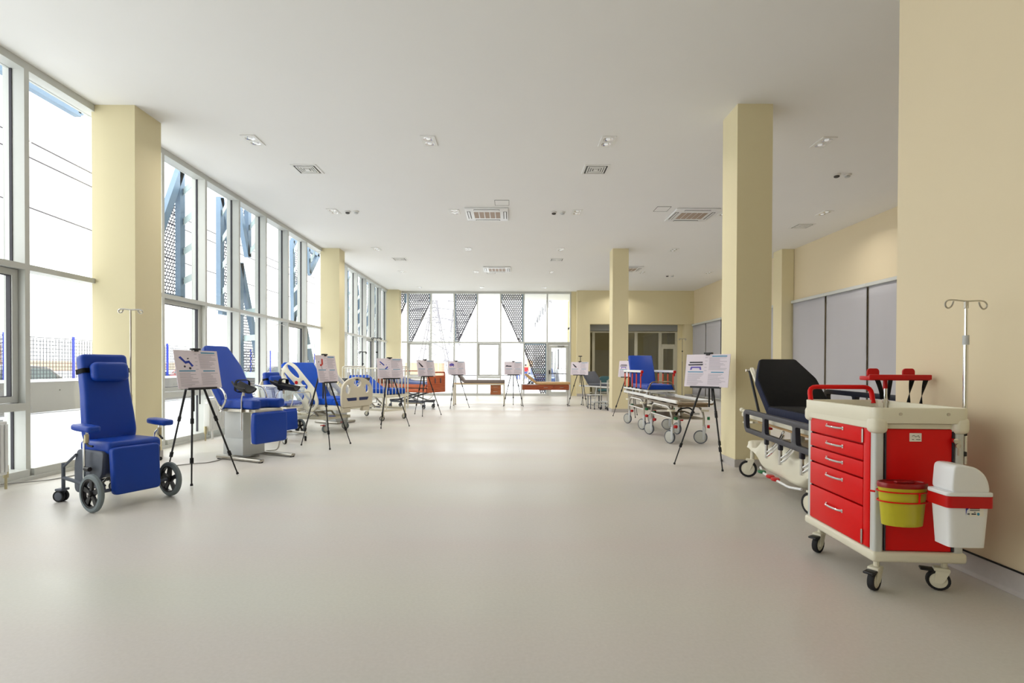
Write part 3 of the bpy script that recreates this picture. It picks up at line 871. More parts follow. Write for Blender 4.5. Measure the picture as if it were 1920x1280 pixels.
# two pedestrians outside the rear glazing
def person(x, y, rz, top, legs, label):
    t = thing('person', label, 'person', (x, y, -.14), rz)
    def skin(name, verts, edges, rad, m):
        me = bpy.data.meshes.new(name); me.from_pydata(verts, edges, [])
        o = bpy.data.objects.new(name, me); C.objects.link(o); o.parent = t
        me.materials.append(MATS[m])
        md = o.modifiers.new('skin', 'SKIN')
        for v, r in zip(me.skin_vertices[0].data, rad): v.radius = (r, r * .85)
        me.skin_vertices[0].data[0].use_root = True
        o.modifiers.new('sub', 'SUBSURF').levels = 1
        return o
    bv = [(0, 0, .95), (0, 0, 1.2), (0, 0, 1.42), (0, 0, 1.52), (0, -.02, 1.64),
          (-.2, 0, 1.40), (-.26, .02, 1.12), (-.25, -.1, .90), (.2, 0, 1.40), (.26, .02, 1.12), (.25, -.1, .90),
          (-.1, 0, .88), (-.12, -.05, .5), (-.12, .04, .09), (-.12, -.1, .04), (.1, 0, .88), (.12, .06, .5), (.12, .12, .09), (.12, -.02, .04)]
    be = [(0, 1), (1, 2), (2, 3), (3, 4), (2, 5), (5, 6), (6, 7), (2, 8), (8, 9), (9, 10), (0, 11), (11, 12), (12, 13), (13, 14), (0, 15), (15, 16), (16, 17), (17, 18)]
    br = [.16, .15, .16, .06, .10, .07, .055, .04, .07, .055, .04, .1, .07, .05, .045, .1, .07, .05, .045]
    skin('body', bv, be, br, 'skin')
    skin('jacket', [(0, 0, .86), (0, 0, 1.2), (0, 0, 1.42), (-.21, 0, 1.40), (-.265, .02, 1.12), (-.255, -.08, .95), (.21, 0, 1.40), (.265, .02, 1.12), (.255, -.08, .95)],
         [(0, 1), (1, 2), (2, 3), (3, 4), (4, 5), (2, 6), (6, 7), (7, 8)], [.20, .19, .18, .09, .075, .06, .09, .075, .06], top)
    skin('trousers', [(0, 0, .92), (-.1, 0, .86), (-.12, -.05, .5), (-.12, .04, .10), (.1, 0, .86), (.12, .06, .5), (.12, .12, .10)],
         [(0, 1), (1, 2), (2, 3), (0, 4), (4, 5), (5, 6)], [.17, .12, .085, .065, .12, .085, .065], legs)
    k = MB(); k.lathe([(.0, 1.77), (.06, 1.76), (.10, 1.71), (.11, 1.64), (.105, 1.60)], 14, Matrix.Translation((0, .01, 0)))
    k.ob('hair', 'hair_dark', t)
person(1.72, 60, 20, 'cloth_red', 'cloth_blue', 'person in a red jacket walking outside the rear glazing')
person(.86, 57, -15, 'cloth_dark', 'cloth_blue', 'person in dark jacket and blue trousers outside behind a poster')
# ================================================================== CEILING FITTINGS
FILL_W = 18.5
LITS = []
rown = ['nearest', 'second', 'third', 'fourth', 'farthest']
def downlight_proto():
    t = thing('downlight', 'x', 'ceiling light')
    k = MB(); k.plate(rrect(.22, .38, .008, 1), .014, [ellipse(0, -.088, .075, .075, 18), ellipse(0, .088, .075, .075, 18)], M=Matrix.Translation((0, 0, -.007)))
    k.ob('trim_frame', 'lamp_trim', t)
    for s in (-1, 1):
        k = MB(); k.lathe([(.078, -.004), (.072, -.012), (.060, -.006), (.03, -.002), (.0, -.002)], 18, Matrix.Translation((0, s * .088, 0)))
        k.ob('reflector', 'chrome', t)
        k = MB(); k.lathe([(.034, -.006), (.030, -.014), (.0, -.017)], 14, Matrix.Translation((0, s * .088, 0)))
        k.ob('lamp', 'lamp_added_glow', t)
    return t
def lamp_fill(o):  # added fill light below each fitting; the downlights themselves are unlit
    l = bpy.data.lights.new('downlight_fill', 'AREA'); l.shape = 'DISK'; l.size = .16; l.energy = FILL_W; l.color = (1.0, .95, .89)
    l.spread = R(150)
    q = bpy.data.objects.new('downlight_fill', l); C.objects.link(q); q.parent = o; q.location = (0, 0, -.03)
proto = downlight_proto(); used = False
colx = [-3.93, -1.25, 1.46, 4.85]
coln = ['left', 'centre left', 'centre right', 'right']
rows = [8.15, 11.85, 15.6, 19.3, 23.1]
for i, y in enumerate(rows):
    for j, x in enumerate(colx):
        if j == 3: x = [4.75, 6.95, 4.75, 4.75, 4.75][i]
        o = proto if not used else copy_tree(proto); used = True
        o.location = (x, y, H); LITS.append(o)
        tag(o, 'recessed twin downlight, %s row from the viewer, %s of its row' % (rown[i], coln[j]), 'ceiling light', 'recessed twin downlights')
for (x, y, lb) in ((7.15, 19.3, 'recessed twin downlight high in the far right ceiling beside a smoke detector'),
                   (4.75, 11.9, 'recessed twin downlight half hidden by the tall near column')):
    o = copy_tree(proto); o.location = (x, y, H); LITS.append(o)
    tag(o, lb, 'ceiling light', 'recessed twin downlights')
for o in LITS: lamp_fill(o)

def diffuser(x, y, label):
    t = thing('air_diffuser', label, 'vent', (x, y, H), 0, 'square ceiling air diffusers')
    k = MB(); k.plate(rrect(.44, .44, .006, 1), .012, [rrect(.37, .37, .004, 1)], M=Matrix.Translation((0, 0, -.006))); k.ob('frame', 'lamp_trim', t, smooth=False)
    k = MB(); k.box((0, 0, -.002), (.37, .37, .004)); k.ob('backing', 'grille_dark', t, smooth=False)
    for a in (.31, .235, .16):
        k = MB()
        k.plate(rrect(a, a, .003, 1), .010, [rrect(a - .042, a - .042, .003, 1)], M=Matrix.Translation((0, 0, -.010)))
        k.ob('vane', 'lamp_trim', t, smooth=False)
    k = MB(); k.box((0, 0, -.014), (.08, .08, .012)); k.ob('centre_plate', 'lamp_trim', t, smooth=False)
diffuser(-3.55, 9.33, 'square air diffuser near the left glazing, front of the ceiling')
diffuser(1.47, 9.30, 'square air diffuser left of the tall near column')
diffuser(-3.55, 17.1, 'square air diffuser above the far end of the left glazing')
diffuser(1.47, 17.1, 'square air diffuser left of the far column')
diffuser(7.05, 12.95, 'square air diffuser near the right wall with blinds')

def cassette(x, y, label):
    t = thing('air_conditioner', label, 'air conditioner', (x, y, H), 0, 'ceiling cassette air conditioners')
    k = MB(); k.rbox((0, 0, -.018), (.95, .95, .036), .014); k.ob('panel', 'white_plastic', t)
    for i in range(5):
        k = MB(); k.box((-.24 + i * .12, 0, -.038), (.10, .46, .006)); k.ob('grille', 'grille_tan', t, smooth=False)
    for s in (-1, 1):
        k = MB(); k.rbox((s * .40, 0, -.037), (.075, .56, .006), .003, 1); a = k.ob('air_slot', 'grille_dark', t)
        k = MB(); k.box((s * .40, 0, -.042), (.04, .54, .004), None); k.ob('flap', 'white_plastic', a, smooth=False)
        k = MB(); k.rbox((0, s * .40, -.037), (.56, .075, .006), .003, 1); a = k.ob('air_slot', 'grille_dark', t)
        k = MB(); k.box((0, s * .40, -.042), (.54, .04, .004), None); k.ob('flap', 'white_plastic', a, smooth=False)
cassette(-.53, 12.0, 'ceiling cassette air conditioner, nearest one in the middle')
cassette(4.05, 12.0, 'ceiling cassette air conditioner beside the tall near column')
cassette(-.48, 18.75, 'ceiling cassette air conditioner, farther one in the middle')
cassette(4.05, 18.6, 'ceiling cassette air conditioner half hidden by the far column')

def access_panel(x, y, label):
    t = thing('access_panel', label, 'panel', (x, y, H), 0, 'ceiling access panels')
    k = MB(); k.plate(rrect(.30, .36, .004, 1), .006, [rrect(.288, .348, .004, 1)], M=Matrix.Translation((0, 0, -.003))); k.ob('frame', 'grille_dark', t, smooth=False)
    k = MB(); k.box((0, 0, -.002), (.286, .346, .004)); k.ob('hatch', 'ceiling_paint', t, smooth=False)
access_panel(-.19, 11.2, 'flush ceiling hatch in front of the middle air conditioner')
access_panel(3.28, 11.6, 'flush ceiling hatch beside the right air conditioner')
access_panel(-.72, 19.5, 'flush ceiling hatch behind the farther middle air conditioner')

def detector(x, y, label, white):
    t = thing('smoke_detector', label, 'smoke detector', (x, y, H), 0, 'smoke detectors')
    k = MB(); k.lathe([(.065, 0), (.065, -.018), (.05, -.028)], 20); k.ob('base', 'detector_white', t)
    k = MB(); k.lathe([(.046, -.028), (.046, -.048), (.03, -.058), (0, -.06)], 20); k.ob('chamber', 'light_grey_plastic' if white else 'grille_dark', t)
for (x, y, lb) in ((-3.55, 11.85, 'left ceiling'), (1.02, 11.85, 'middle ceiling'), (5.85, 9.5, 'right ceiling by the near wall'), (5.9, 19.9, 'far right ceiling')):
    detector(x - .07, y, 'left smoke detector of the pair on the %s' % lb, False)
    detector(x + .12, y, 'right smoke detector of the pair on the %s' % lb, True)
# ================================================================== SHARED FURNITURE PARTS
def castor(parent, x, y, r=.05, w=.03, stem=.14, fork='light_grey_plastic', tyre='black_rubber', hub='light_grey_plastic', rz=0, twin=False, pedal=None, name='castor'):
    """castor standing on the floor, stem top at height 2r+stem"""
    Mz = Matrix.Translation((x, y, 0)) @ Matrix.Rotation(R(rz), 4, 'Z')
    off = r * .45
    k = MB()
    k.cyl((0, 0, 2 * r + .01), (0, 0, 2 * r + stem), .016 if r < .07 else .022, n=10, M=Mz)
    k.rbox((0, off * .5, 2 * r + .008), (w + .026, off + .05, .022), .006, 2, Mz)
    for s in (-1, 1):
        if twin and s == 1: continue
        k.plate(rpoly([(off - .02, r * .8), (off + .024, r * .8), (.035 + off * .2, 2 * r + .01), (-.03, 2 * r + .01)], .01, 2), .006,
                M=Mz @ Matrix.Translation((s * (w / 2 + .006) if not twin else 0, 0, 0)) @ YZ)
    o = k.ob(name, fork, parent)
    ws = (-(w / 4 + .006), w / 4 + .006) if twin else (0,)
    ww = w / 2 if twin else w
    for sx in ws:
        k = MB(); k.lathe([(r * .74, -ww / 2), (r * .94, -ww / 2), (r, -ww / 4), (r, ww / 4), (r * .94, ww / 2), (r * .74, ww / 2), (r * .74, -ww / 2)], 22,
                          Mz @ Matrix.Translation((sx, off, r)) @ AX)
        t_ = k.ob('tyre', tyre, o)
        k = MB(); k.lathe([(0, -ww / 2 - .003), (r * .25, -ww / 2 - .004), (r * .75, -ww / 2 + .003), (r * .75, ww / 2 - .003), (r * .25, ww / 2 + .004), (0, ww / 2 + .003)], 22,
                          Mz @ Matrix.Translation((sx, off, r)) @ AX)
        k.ob('hub', hub, o)
    if pedal:
        k = MB(); k.rbox((0, off + r * .9, 2 * r - .002), (w + .02, .07, .014), .005, 2, Mz @ Matrix.Translation((0, 0, 0)))
        k.ob('brake_pedal', pedal, o)
    return o

def iv_hook(k, z, w, M=None, r=.006, droop=.05, rz=0):
    Mh = Matrix.Translation((0, 0, z)) @ Matrix.Rotation(R(rz), 4, 'Z')
    if M is not None: Mh = M @ Mh
    pts = []
    for s in (-1, 1):
        L_ = w / 2
        pts = [(0, 0, 0), (s * L_ * .62, 0, .006), (s * L_ * .86, 0, .004), (s * L_, 0, -droop * .3), (s * L_ * .96, 0, -droop * .85), (s * L_ * .80, 0, -droop), (s * L_ * .66, 0, -droop * .6), (s * L_ * .60, 0, -droop * .05)]
        k.tube(pts, r, 6, fr=.012, M=Mh, fn=2)

# ---------------------------------------------------------------- poster easels
FEET = [(-.33, -.20), (.33, -.20), (0, .50)]
def easel_proto():
    t = thing('tripod_easel', 'x', 'easel')
    for i, (x, y) in enumerate(FEET):
        top = Vector((x * .10, y * .10 + .11, 1.24)); ft = Vector((x, y, .012))
        d = ft - top
        k = MB()
        k.cyl(top, top + d * .45, .0135, n=8); k.cyl(top + d * .45, top + d * .80, .0105, n=8); k.cyl(top + d * .80, ft, .008, n=8)
        lg = k.ob('leg', 'black_plastic', t)
        for f_ in (.45, .79):
            k = MB(); k.cyl(top + d * (f_ - .022), top + d * (f_ + .022), .019, n=8); k.ob('leg_clamp', 'black_rubber', lg)
        k = MB(); k.cyl(ft - d * .018, ft, .013, .015, n=8); k.ob('rubber_foot', 'black_rubber', lg)
    k = MB(); k.cyl((0, .11, .78), (0, .11, 1.30), .012, n=8); k.ob('centre_post', 'black_plastic', t)
    k = MB(); k.rbox((0, .11, 1.24), (.11, .09, .05), .012); k.ob('crown', 'black_plastic', t)
    k = MB(); k.cyl((0, .11, 1.26), (0, .13, 1.50), .010, n=8); k.ob('mast', 'black_plastic', t)
    k = MB(); k.box((0, -.005, 1.038), (.40, .045, .012)); k.box((0, -.026, 1.048), (.40, .006, .02)); k.box((0, .05, 1.05), (.05, .09, .03))
    k.cyl((.06, .08, .86), (.05, .07, 1.06), .008, n=6)
    k.ob('ledge', 'black_plastic', t, smooth=False)
    k = MB(); k.rbox((0, .085, 1.492), (.11, .055, .022), .006); k.rbox((0, .068, 1.48), (.05, .02, .03), .005); k.ob('top_clip', 'black_plastic', t)
    return t

def icon(b_, kind):
    """small printed picture in board plane units (x,z)"""
    pass
def poster(loc, rz, kind, label, tall_mast=False):
    t = thing('info_poster', label, 'poster', (loc[0], loc[1], 0), rz, 'equipment posters on easels')
    W_, Hh = .60, .435
    Mb = Matrix.Translation((0, .002, 1.048)) @ Matrix.Rotation(R(-10), 4, 'X')   # bottom edge frame; z up the board
    k = MB(); k.box((0, 0, Hh / 2), (W_, .008, Hh), Mb); k.ob('board', 'board_white', t, smooth=False)
    def flat(u0, u1, v0, v1, m, name, d=.0052):
        q = MB(); q.box((-W_ / 2 + W_ * (u0 + u1) / 2, -d, Hh * (1 - (v0 + v1) / 2)), (W_ * (u1 - u0), .0016, Hh * (v1 - v0)), Mb)
        return q.ob(name, m, t, smooth=False)
    flat(.60, .93, .045, .075, 'print_teal', 'heading_bar'); flat(.06, .42, .53, .555, 'print_teal', 'heading_bar'); flat(.60, .88, .535, .56, 'print_teal', 'heading_bar')
    rnd = random.Random(int(loc[0] * 100 + loc[1] * 37))
    q = MB()
    def lines(u0, u1, v0, v1, n):
        for i in range(n):
            v = v0 + (v1 - v0) * i / max(1, n - 1); e = u1 - (u1 - u0) * rnd.random() * .45
            q.box((-W_ / 2 + W_ * (u0 + e) / 2, -.0052, Hh * (1 - v)), (W_ * (e - u0), .0014, .0042), Mb)
    lines(.54, .95, .11, .47, 11); lines(.06, .48, .60, .93, 10); lines(.54, .95, .61, .90, 9); lines(.44, .50, .10, .50, 5)
    q.ob('printed_text', 'print_grey', t, smooth=False)['kind'] = 'stuff'
    def pic(polys):
        for pts, m in polys:
            q = MB(); q.plate([(-W_ / 2 + W_ * (.05 + .36 * a), Hh * (1 - (.12 + .36 * b2))) for a, b2 in pts], .0016, M=Mb @ Matrix.Translation((0, -.0054, 0)) @ XZ)
            q.ob('picture', m, t, smooth=False)
    wheel = lambda x, y, r: ellipse(x, y, r, r * 1.3, 8)
    if kind == 'chair':
        pic([([(.1, .2), (.22, .12), (.5, .5), (.44, .62)], 'print_blue'), ([(.42, .48), (.72, .42), (.78, .56), (.46, .66)], 'print_blue'), ([(.72, .45), (.95, .8), (.84, .88), (.66, .56)], 'print_blue'),
             (wheel(.4, .85, .06), 'print_dark'), (wheel(.72, .98, .07), 'print_dark'), ([(.6, .25), (.7, .22), (.72, .3), (.62, .33)], 'print_dark')])
    elif kind == 'red':
        pic([([(.62, .02), (.8, .05), (.74, .62), (.52, .66)], 'print_red'), ([(.3, .6), (.6, .56), (.62, .72), (.34, .8)], 'print_red'), ([(.46, .75), (.54, .75), (.55, 1.1), (.48, 1.1)], 'print_grey'), (wheel(.2, .35, .05), 'print_dark')])
    elif kind == 'two':
        pic([([(.12, .15), (.22, .08), (.66, .6), (.56, .68)], 'print_blue'), ([(.66, 1.1), (.95, .75), (1.0, .9), (.74, 1.2)], 'print_blue'), (wheel(.2, .5, .05), 'print_dark'), (wheel(.85, .55, .04), 'print_violet')])
    elif kind == 'slant':
        pic([([(.1, .1), (.24, .08), (.82, .75), (.72, .9), (.5, .78)], 'print_dark')])
    elif kind == 'bed':
        pic([([(.1, .3), (.45, .05), (.8, .2), (.9, .55), (.5, .62), (.12, .6)], 'print_violet'), ([(.6, .2), (.75, .1), (.78, .6), (.6, .6)], 'print_blue'), (wheel(.3, .7, .06), 'print_red'), (wheel(.75, .72, .06), 'print_dark')])
    elif kind == 'couch':
        pic([([(.05, .55), (.25, .4), (.45, .5), (.95, .5), (.95, .75), (.05, .7)], 'print_dark')])
    else:
        pic([([(.1, .3), (.95, .3), (.95, .4), (.1, .42)], 'print_dark'), ([(.0, .52), (1.0, .48), (.95, .6), (.05, .62)], 'print_dark'), ([(.2, .72), (.85, .72), (.9, 1.0), (.8, 1.0), (.76, .84), (.3, .84), (.26, 1.0), (.16, 1.0)], 'print_violet')])
    return t
EAS = [((-3.53, 6.09), 75, 'chair', 'the blue chair picture, nearest on the left', 'white poster showing a blue reclining chair, nearest on the left'),
       ((-2.92, 8.60), 79, 'red', 'the red chair picture', 'white poster showing a red chair, in front of the hospital bed'),
       ((-2.56, 11.45), 39, 'two', 'two blue pictures, before the barred cot', 'white poster with two small blue pictures before the barred cot'),
       ((-2.22, 14.20), 50, 'slant', 'a slanted grey picture, before the wooden bed', 'white poster with one slanted grey picture before the wooden bed'),
       ((-1.68, 16.85), 31, 'bed', 'a violet bed picture, at the grey couch', 'white poster with a violet bed picture at the head of the grey couch'),
       ((.10, 17.72), 0, 'couch', 'a dark couch picture, between the two couches', 'white poster with a dark couch picture between the two couches'),
       ((2.28, 17.68), -24, 'slant', 'a dark slanted picture, by the charcoal couch', 'white poster with a dark slanted picture in front of the charcoal couch'),
       ((2.56, 7.0), -46, 'stretcher', 'the stretcher picture, nearest on the right', 'white poster showing a stretcher, nearest on the right'),
       ((3.10, 14.05), -42, 'stretcher', 'a poster half hidden behind the blue stretcher', 'white poster almost hidden behind the blue stretcher')]
ep = easel_proto()
for i, (p, rz, kind, l1, l2) in enumerate(EAS):
    o = ep if i == 0 else copy_tree(ep)
    o.location = (p[0], p[1], 0); o.rotation_euler = (0, 0, R(rz))
    tag(o, 'black tripod easel holding ' + l1, 'easel', 'black tripod easels')
    poster(p, rz, kind, l2)
    if i == 6:
        k = MB(); k.cyl((0, .13, 1.50), (0, .13, 1.66), .012, n=8); k.rbox((0, .125, 1.668), (.12, .05, .03), .008); k.ob('raised_mast', 'black_plastic', o)

# ================================================================== BLUE WHEELED TREATMENT CHAIR
def wheelchair(loc, rz, tilt, label, pole=True, ptop=1.88, sc_=1):
    t = thing('treatment_chair', label, 'chair', (loc[0], loc[1], 0), rz)
    t.scale = (sc_, sc_, sc_)
    # big front wheels
    for s in (-1, 1):
        Mw = Matrix.Translation((s * .345, -.30, .17)) @ AX
        k = MB(); k.lathe([(.132, -.022), (.155, -.022), (.168, -.012), (.170, 0), (.168, .012), (.155, .022), (.132, .022), (.132, -.022)], 32, Mw)
        wv = k.ob('wheel', 'grey_rubber', t)
        k = MB()
        k.lathe([(.118, -.016), (.134, -.018), (.134, .018), (.118, .016), (.118, -.016)], 32, Mw)
        k.lathe([(0, -.028), (.026, -.028), (.03, -.018), (.03, .018), (.026, .028), (0, .028)], 16, Mw)
        for q in range(5):
            a = 2 * PI * q / 5 + .3
            k.plate(rpoly([(-.016, .02), (.016, .02), (.024, .122), (-.024, .122)], .006, 2), .02, M=Mw @ Matrix.Rotation(a, 4, 'Z'))
        k.ob('rim', 'black_plastic', wv)
        k = MB(); k.cyl((s * .375, -.30, .17), (s * .378, -.30, .17), .012, n=10); k.ob('hub_cap', 'chrome', wv)
    # rear castors
    for s in (-1, 1):
        castor(t, s * .24, .38, r=.055, w=.06, stem=.26, fork='grey_plastic', tyre='black_rubber', hub='grey_plastic', rz=20, twin=True)
    # chassis tubes
    k = MB()
    k.tube([(-.33, -.30, .17), (.33, -.30, .17)], .016, 8)
    for s in (-1, 1):
        k.tube([(s * .24, -.28, .19), (s * .24, .0, .20), (s * .24, .38, .23)], .018, 8, fr=.05)
        k.tube([(s * .24, .38, .33), (s * .25, .14, .47)], .012, 8)
        k.tube([(s * .20, -.22, .20), (s * .16, .1, .30)], .012, 8)
    k.tube([(-.24, .05, .205), (.24, .05, .205)], .016, 8)
    k.ob('chassis', 'grey_plastic', t)
    k = MB(); k.cyl((0, -.02, .19), (0, .03, .32), .05, n=14); k.tube([(-.22, -.2, .215), (-.05, .0, .24), (.22, -.18, .215)], .012, 8); k.ob('lift_strut', 'steel', t)
    # grey side shells
    prof = rpoly([(-.27, .52), (-.24, .29), (-.14, .245), (.06, .245), (.13, .10), (.20, .13), (.20, .38), (.15, .52)], .045, 4)
    for s in (-1, 1):
        k = MB(); k.plate(prof, .05, M=Matrix.Translation((.02 + s * .235, 0, 0)) @ YZ, bev=.012, seg=2); k.ob('side_shell', 'grey_plastic', t)
    k = MB(); k.plate(rpoly([(-.27, .50), (-.24, .31), (-.15, .26), (.13, .26), (.13, .29), (-.14, .29), (-.2, .33), (-.235, .50)], .02, 2), .44, M=Matrix.Translation((.02, 0, 0)) @ YZ); k.ob('seat_pan', 'grey_plastic', t)
    # seat
    k = MB(); k.rbox((.025, -.07, .545), (.48, .48, .12), .045, 4); k.ob('seat', 'blue_vinyl', t)
    # backrest, tapered, padded
    Mbk = Matrix.Translation((.03, .12, .54)) @ Matrix.Rotation(R(-tilt), 4, 'X')
    out = rpoly([(-.19, 0), (.20, 0), (.235, .10), (.228, .30), (.212, .50), (.212, .88), (-.200, .88), (-.200, .50), (-.212, .30), (-.222, .10)], .045, 4)
    k = MB(); k.plate(out, .12, M=Mbk @ XZ, bev=.035, seg=4); k.ob('backrest', 'blue_vinyl', t, ang=50)
    k = MB(); k.plate(rrect(.34, .70, .04), .03, M=Mbk @ Matrix.Translation((0, .072, .45)) @ XZ); k.ob('back_shell', 'grey_plastic', t)
    # pillow
    k = MB()
    k.rbox((.006, -.105, .695), (.325, .115, .185), .052, 5, Mbk); k.ob('head_pillow', 'blue_vinyl', t, ang=60)
    k = MB(); k.plate(rrect(.428, .142, .03), .045, [rrect(.420, .134, .027)], M=Mbk @ Matrix.Translation((.006, 0, .715))); k.ob('pillow_strap', 'black_cloth', t)
    # footrest
    Mf = Matrix.Translation((0, -.325, .555)) @ Matrix.Rotation(R(-4), 4, 'X')
    k = MB(); k.plate(rpoly([(-.205, -.43), (.205, -.43), (.212, 0), (-.212, 0)], .04, 4), .075, M=Mf @ XZ, bev=.022, seg=3); k.ob('footrest', 'blue_vinyl', t, ang=50)
    k = MB(); k.tube([(-.1, -.26, .40), (-.1, -.30, .30)], .012); k.tube([(.1, -.26, .40), (.1, -.30, .30)], .012); k.ob('footrest_hinge', 'steel', t)
    # armrests
    for s in (-1, 1):
        k = MB()
        Ma = Matrix.Translation((.03 - .02 * s, -.10, 0))
        k.tube([(s * .335, .04, .22), (s * .335, .04, .62), (s * .335, -.02, .66), (s * .345, -.02, .70)], .011, 8, fr=.03, M=Ma)
        k.tube([(s * .28, .04, .34), (s * .335, .04, .34)], .014, 8, M=Ma)
        ps = k.ob('arm_post', 'chrome', t)
        k = MB(); k.cyl((s * .345, -.02, .60), (s * .345, -.02, .675), .020, n=12, M=Ma); k.ob('clamp', 'brass', ps)
        k = MB(); k.tube([(s * .345, -.02, .60), (s * .345, -.05, .575), (s * .33, -.09, .57)], .010, 6, M=Ma); k.cyl((s * .335, .02, .36), (s * .335, -.05, .36), .02, n=10, M=Ma)
        k.ob('clamp_lever', 'black_plastic', ps)
        k = MB(); k.plate(rpoly([(-.055, -.15), (.055, -.15), (.07, .02), (.055, .15), (-.055, .15), (-.07, .02)], .04, 4), .055, M=Ma @ Matrix.Translation((s * .35, -.02, .735)) @ Matrix.Rotation(R(3), 4, 'X'), bev=.018, seg=3)
        k.ob('armrest', 'blue_vinyl', t, ang=50)
    if pole:
        k = MB(); k.cyl((.31, .28, .25), (.31, .28, ptop), .0085, n=8); k.cyl((.31, .28, .9), (.31, .28, 1.0), .013, n=8)
        p = k.ob('drip_pole', 'steel', t)
        k = MB(); iv_hook(k, ptop, .21, Matrix.Translation((.31, .28, 0)), .0075, .035, -40); k.ob('drip_hook', 'chrome', p)
    return t
wheelchair((-3.825, 5.147), 65, 10, 'blue padded treatment chair on large grey wheels with drip pole, nearest on the left')
wheelchair((-4.42, 10.16), 66, 10, 'smaller blue wheeled chair half hidden behind the clear bassinet', True, 2.52, .84)

# ================================================================== BLUE GYNAECOLOGICAL CHAIR
def gyn(loc, rz):
    t = thing('examination_chair', 'blue examination chair on a grey pedestal with chrome arms and black leg supports', 'chair', (loc[0], loc[1], 0), rz)
    for s in (-1, 1):
        k = MB(); k.rbox((s * .27, -.24, .03), (.075, .86, .04), .012, 2); br = k.ob('base_bar', 'steel', t)
        for y in (-.64, .16):
            k = MB(); k.cyl((s * .27, y, 0), (s * .27, y, .02), .03, n=12); k.ob('foot_pad', 'black_rubber', br)
    k = MB(); k.rbox((0, 0, .035), (.56, .12, .035), .01, 2); k.ob('base_crossbar', 'steel', t)
    k = MB(); k.rbox((0, 0, .165), (.37, .40, .24), .012, 2); k.ob('pedestal_lower', 'light_grey_plastic', t)
    k = MB(); k.rbox((0, 0, .47), (.345, .375, .40), .012, 2); k.ob('pedestal_upper', 'light_grey_plastic', t)
    k = MB(); k.rbox((0, -.16, .685), (.46, .66, .045), .012, 2); k.ob('seat_frame', 'cream_paint', t)
    k = MB()
    for s in (-1, 1):
        k.box((s * .26, -.12, .69), (.018, .60, .035))
    k.ob('accessory_rail', 'steel', t, smooth=False)
    # seat with notch at the front
    so = rpoly([(-.28, .12), (-.28, -.50), (-.15, -.52), (-.09, -.36), (.09, -.36), (.15, -.52), (.28, -.50), (.28, .12)], .04, 4)
    k = MB(); k.plate(so, .125, M=Matrix.Translation((0, 0, .775)), bev=.032, seg=4); k.ob('seat', 'blue_vinyl', t, ang=50)
    # back
    Mb = Matrix.Translation((0, .13, .76)) @ Matrix.Rotation(R(-31), 4, 'X')
    bo = rpoly([(-.265, 0), (.265, 0), (.29, .25), (.29, .60), (.19, .96), (-.19, .96), (-.29, .60), (-.29, .25)], .05, 4)
    k = MB(); k.plate(bo, .11, M=Mb @ XZ, bev=.032, seg=4); k.ob('backrest', 'blue_vinyl', t, ang=50)
    bo2 = rpoly([(-.245, -.06), (.245, -.06), (.27, .25), (.27, .58), (.17, .93), (-.17, .93), (-.27, .58), (-.27, .25)], .05, 4)
    k = MB(); k.plate(bo2, .03, M=Mb @ Matrix.Translation((0, .072, 0)) @ XZ, bev=.008, seg=2); k.ob('back_shell', 'cream_plastic', t)
    # leg panel
    k = MB(); k.plate(rpoly([(-.275, -.43), (.275, -.43), (.285, -.2), (.275, 0), (-.275, 0), (-.285, -.2)], .045, 4), .095, M=Matrix.Translation((0, -.50, .665)) @ XZ, bev=.03, seg=4)
    k.ob('leg_cushion', 'blue_vinyl', t, ang=50)
    k = MB(); k.box((0, -.44, .45), (.50, .016, .42)); k.tube([(-.2, -.44, .6), (-.2, -.40, .68)], .01); k.tube([(.2, -.44, .6), (.2, -.40, .68)], .01); k.ob('leg_panel_shell', 'cream_paint', t, smooth=False)
    # arms
    for s in (-1, 1):
        k = MB(); k.tube([(s * .26, .06, .70), (s * .34, .06, .70), (s * .34, .0, .74), (s * .34, -.07, .84), (s * .34, .0, .985), (s * .34, .18, 1.02)], .0145, 8, fr=.08)
        a = k.ob('arm_tube', 'chrome', t)
        k = MB()
        for q in range(5):
            an = 2 * PI * q / 5; k.tube([(s * .31, .07, .70), (s * .315, .07 + .04 * math.cos(an), .70 + .04 * math.sin(an))], .008, 6)
        k.rbox((s * .29, .07, .70), (.05, .04, .06), .008); k.ob('clamp_knob', 'chrome', a)
        # leg supports
        k = MB()
        k.tube([(s * .29, -.30, .42), (s * .29, -.30, .86), (s * .30, -.34, .94), (s * .34, -.40, .97)], .010, 8, fr=.06)
        p = k.ob('support_post', 'chrome', t)
        k = MB(); k.rbox((s * .285, -.30, .69), (.04, .04, .05), .006); k.cyl((s * .34, -.40, .90), (s * .34, -.40, 1.0), .016, n=10); k.ob('post_clamp', 'steel', p)
        Ms = Matrix.Translation((s * .35, -.40, 1.0)) @ Matrix.Rotation(R(s * 14), 4, 'Z') @ Matrix.Rotation(R(10), 4, 'X')
        def trough(u, v, s=s):
            yy_ = (u - .5) * .42; a = PI * (.04 + .92 * v); wd_ = .085 * (1 - .45 * max(0, (u - .55) / .45)) * (1 - .15 * max(0, (.2 - u) / .2))
            return (wd_ * math.cos(a), yy_, .055 - wd_ * .85 * math.sin(a) + .05 * max(0, u - .6))
        k = MB(); k.grid(trough, 12, 10, Ms); o = k.ob('leg_support', 'black_rubber', t)
        sm = o.modifiers.new('pad', 'SOLIDIFY'); sm.thickness = .024; sm.offset = 1
        o.modifiers.new('round', 'SUBSURF').levels = 1
        k = MB(); k.plate(rrect(.19, .17, .05), .05, [rrect(.175, .155, .045)], M=Ms @ Matrix.Translation((0, .02, .03)) @ XZ); k.ob('leg_strap', 'black_cloth', o)
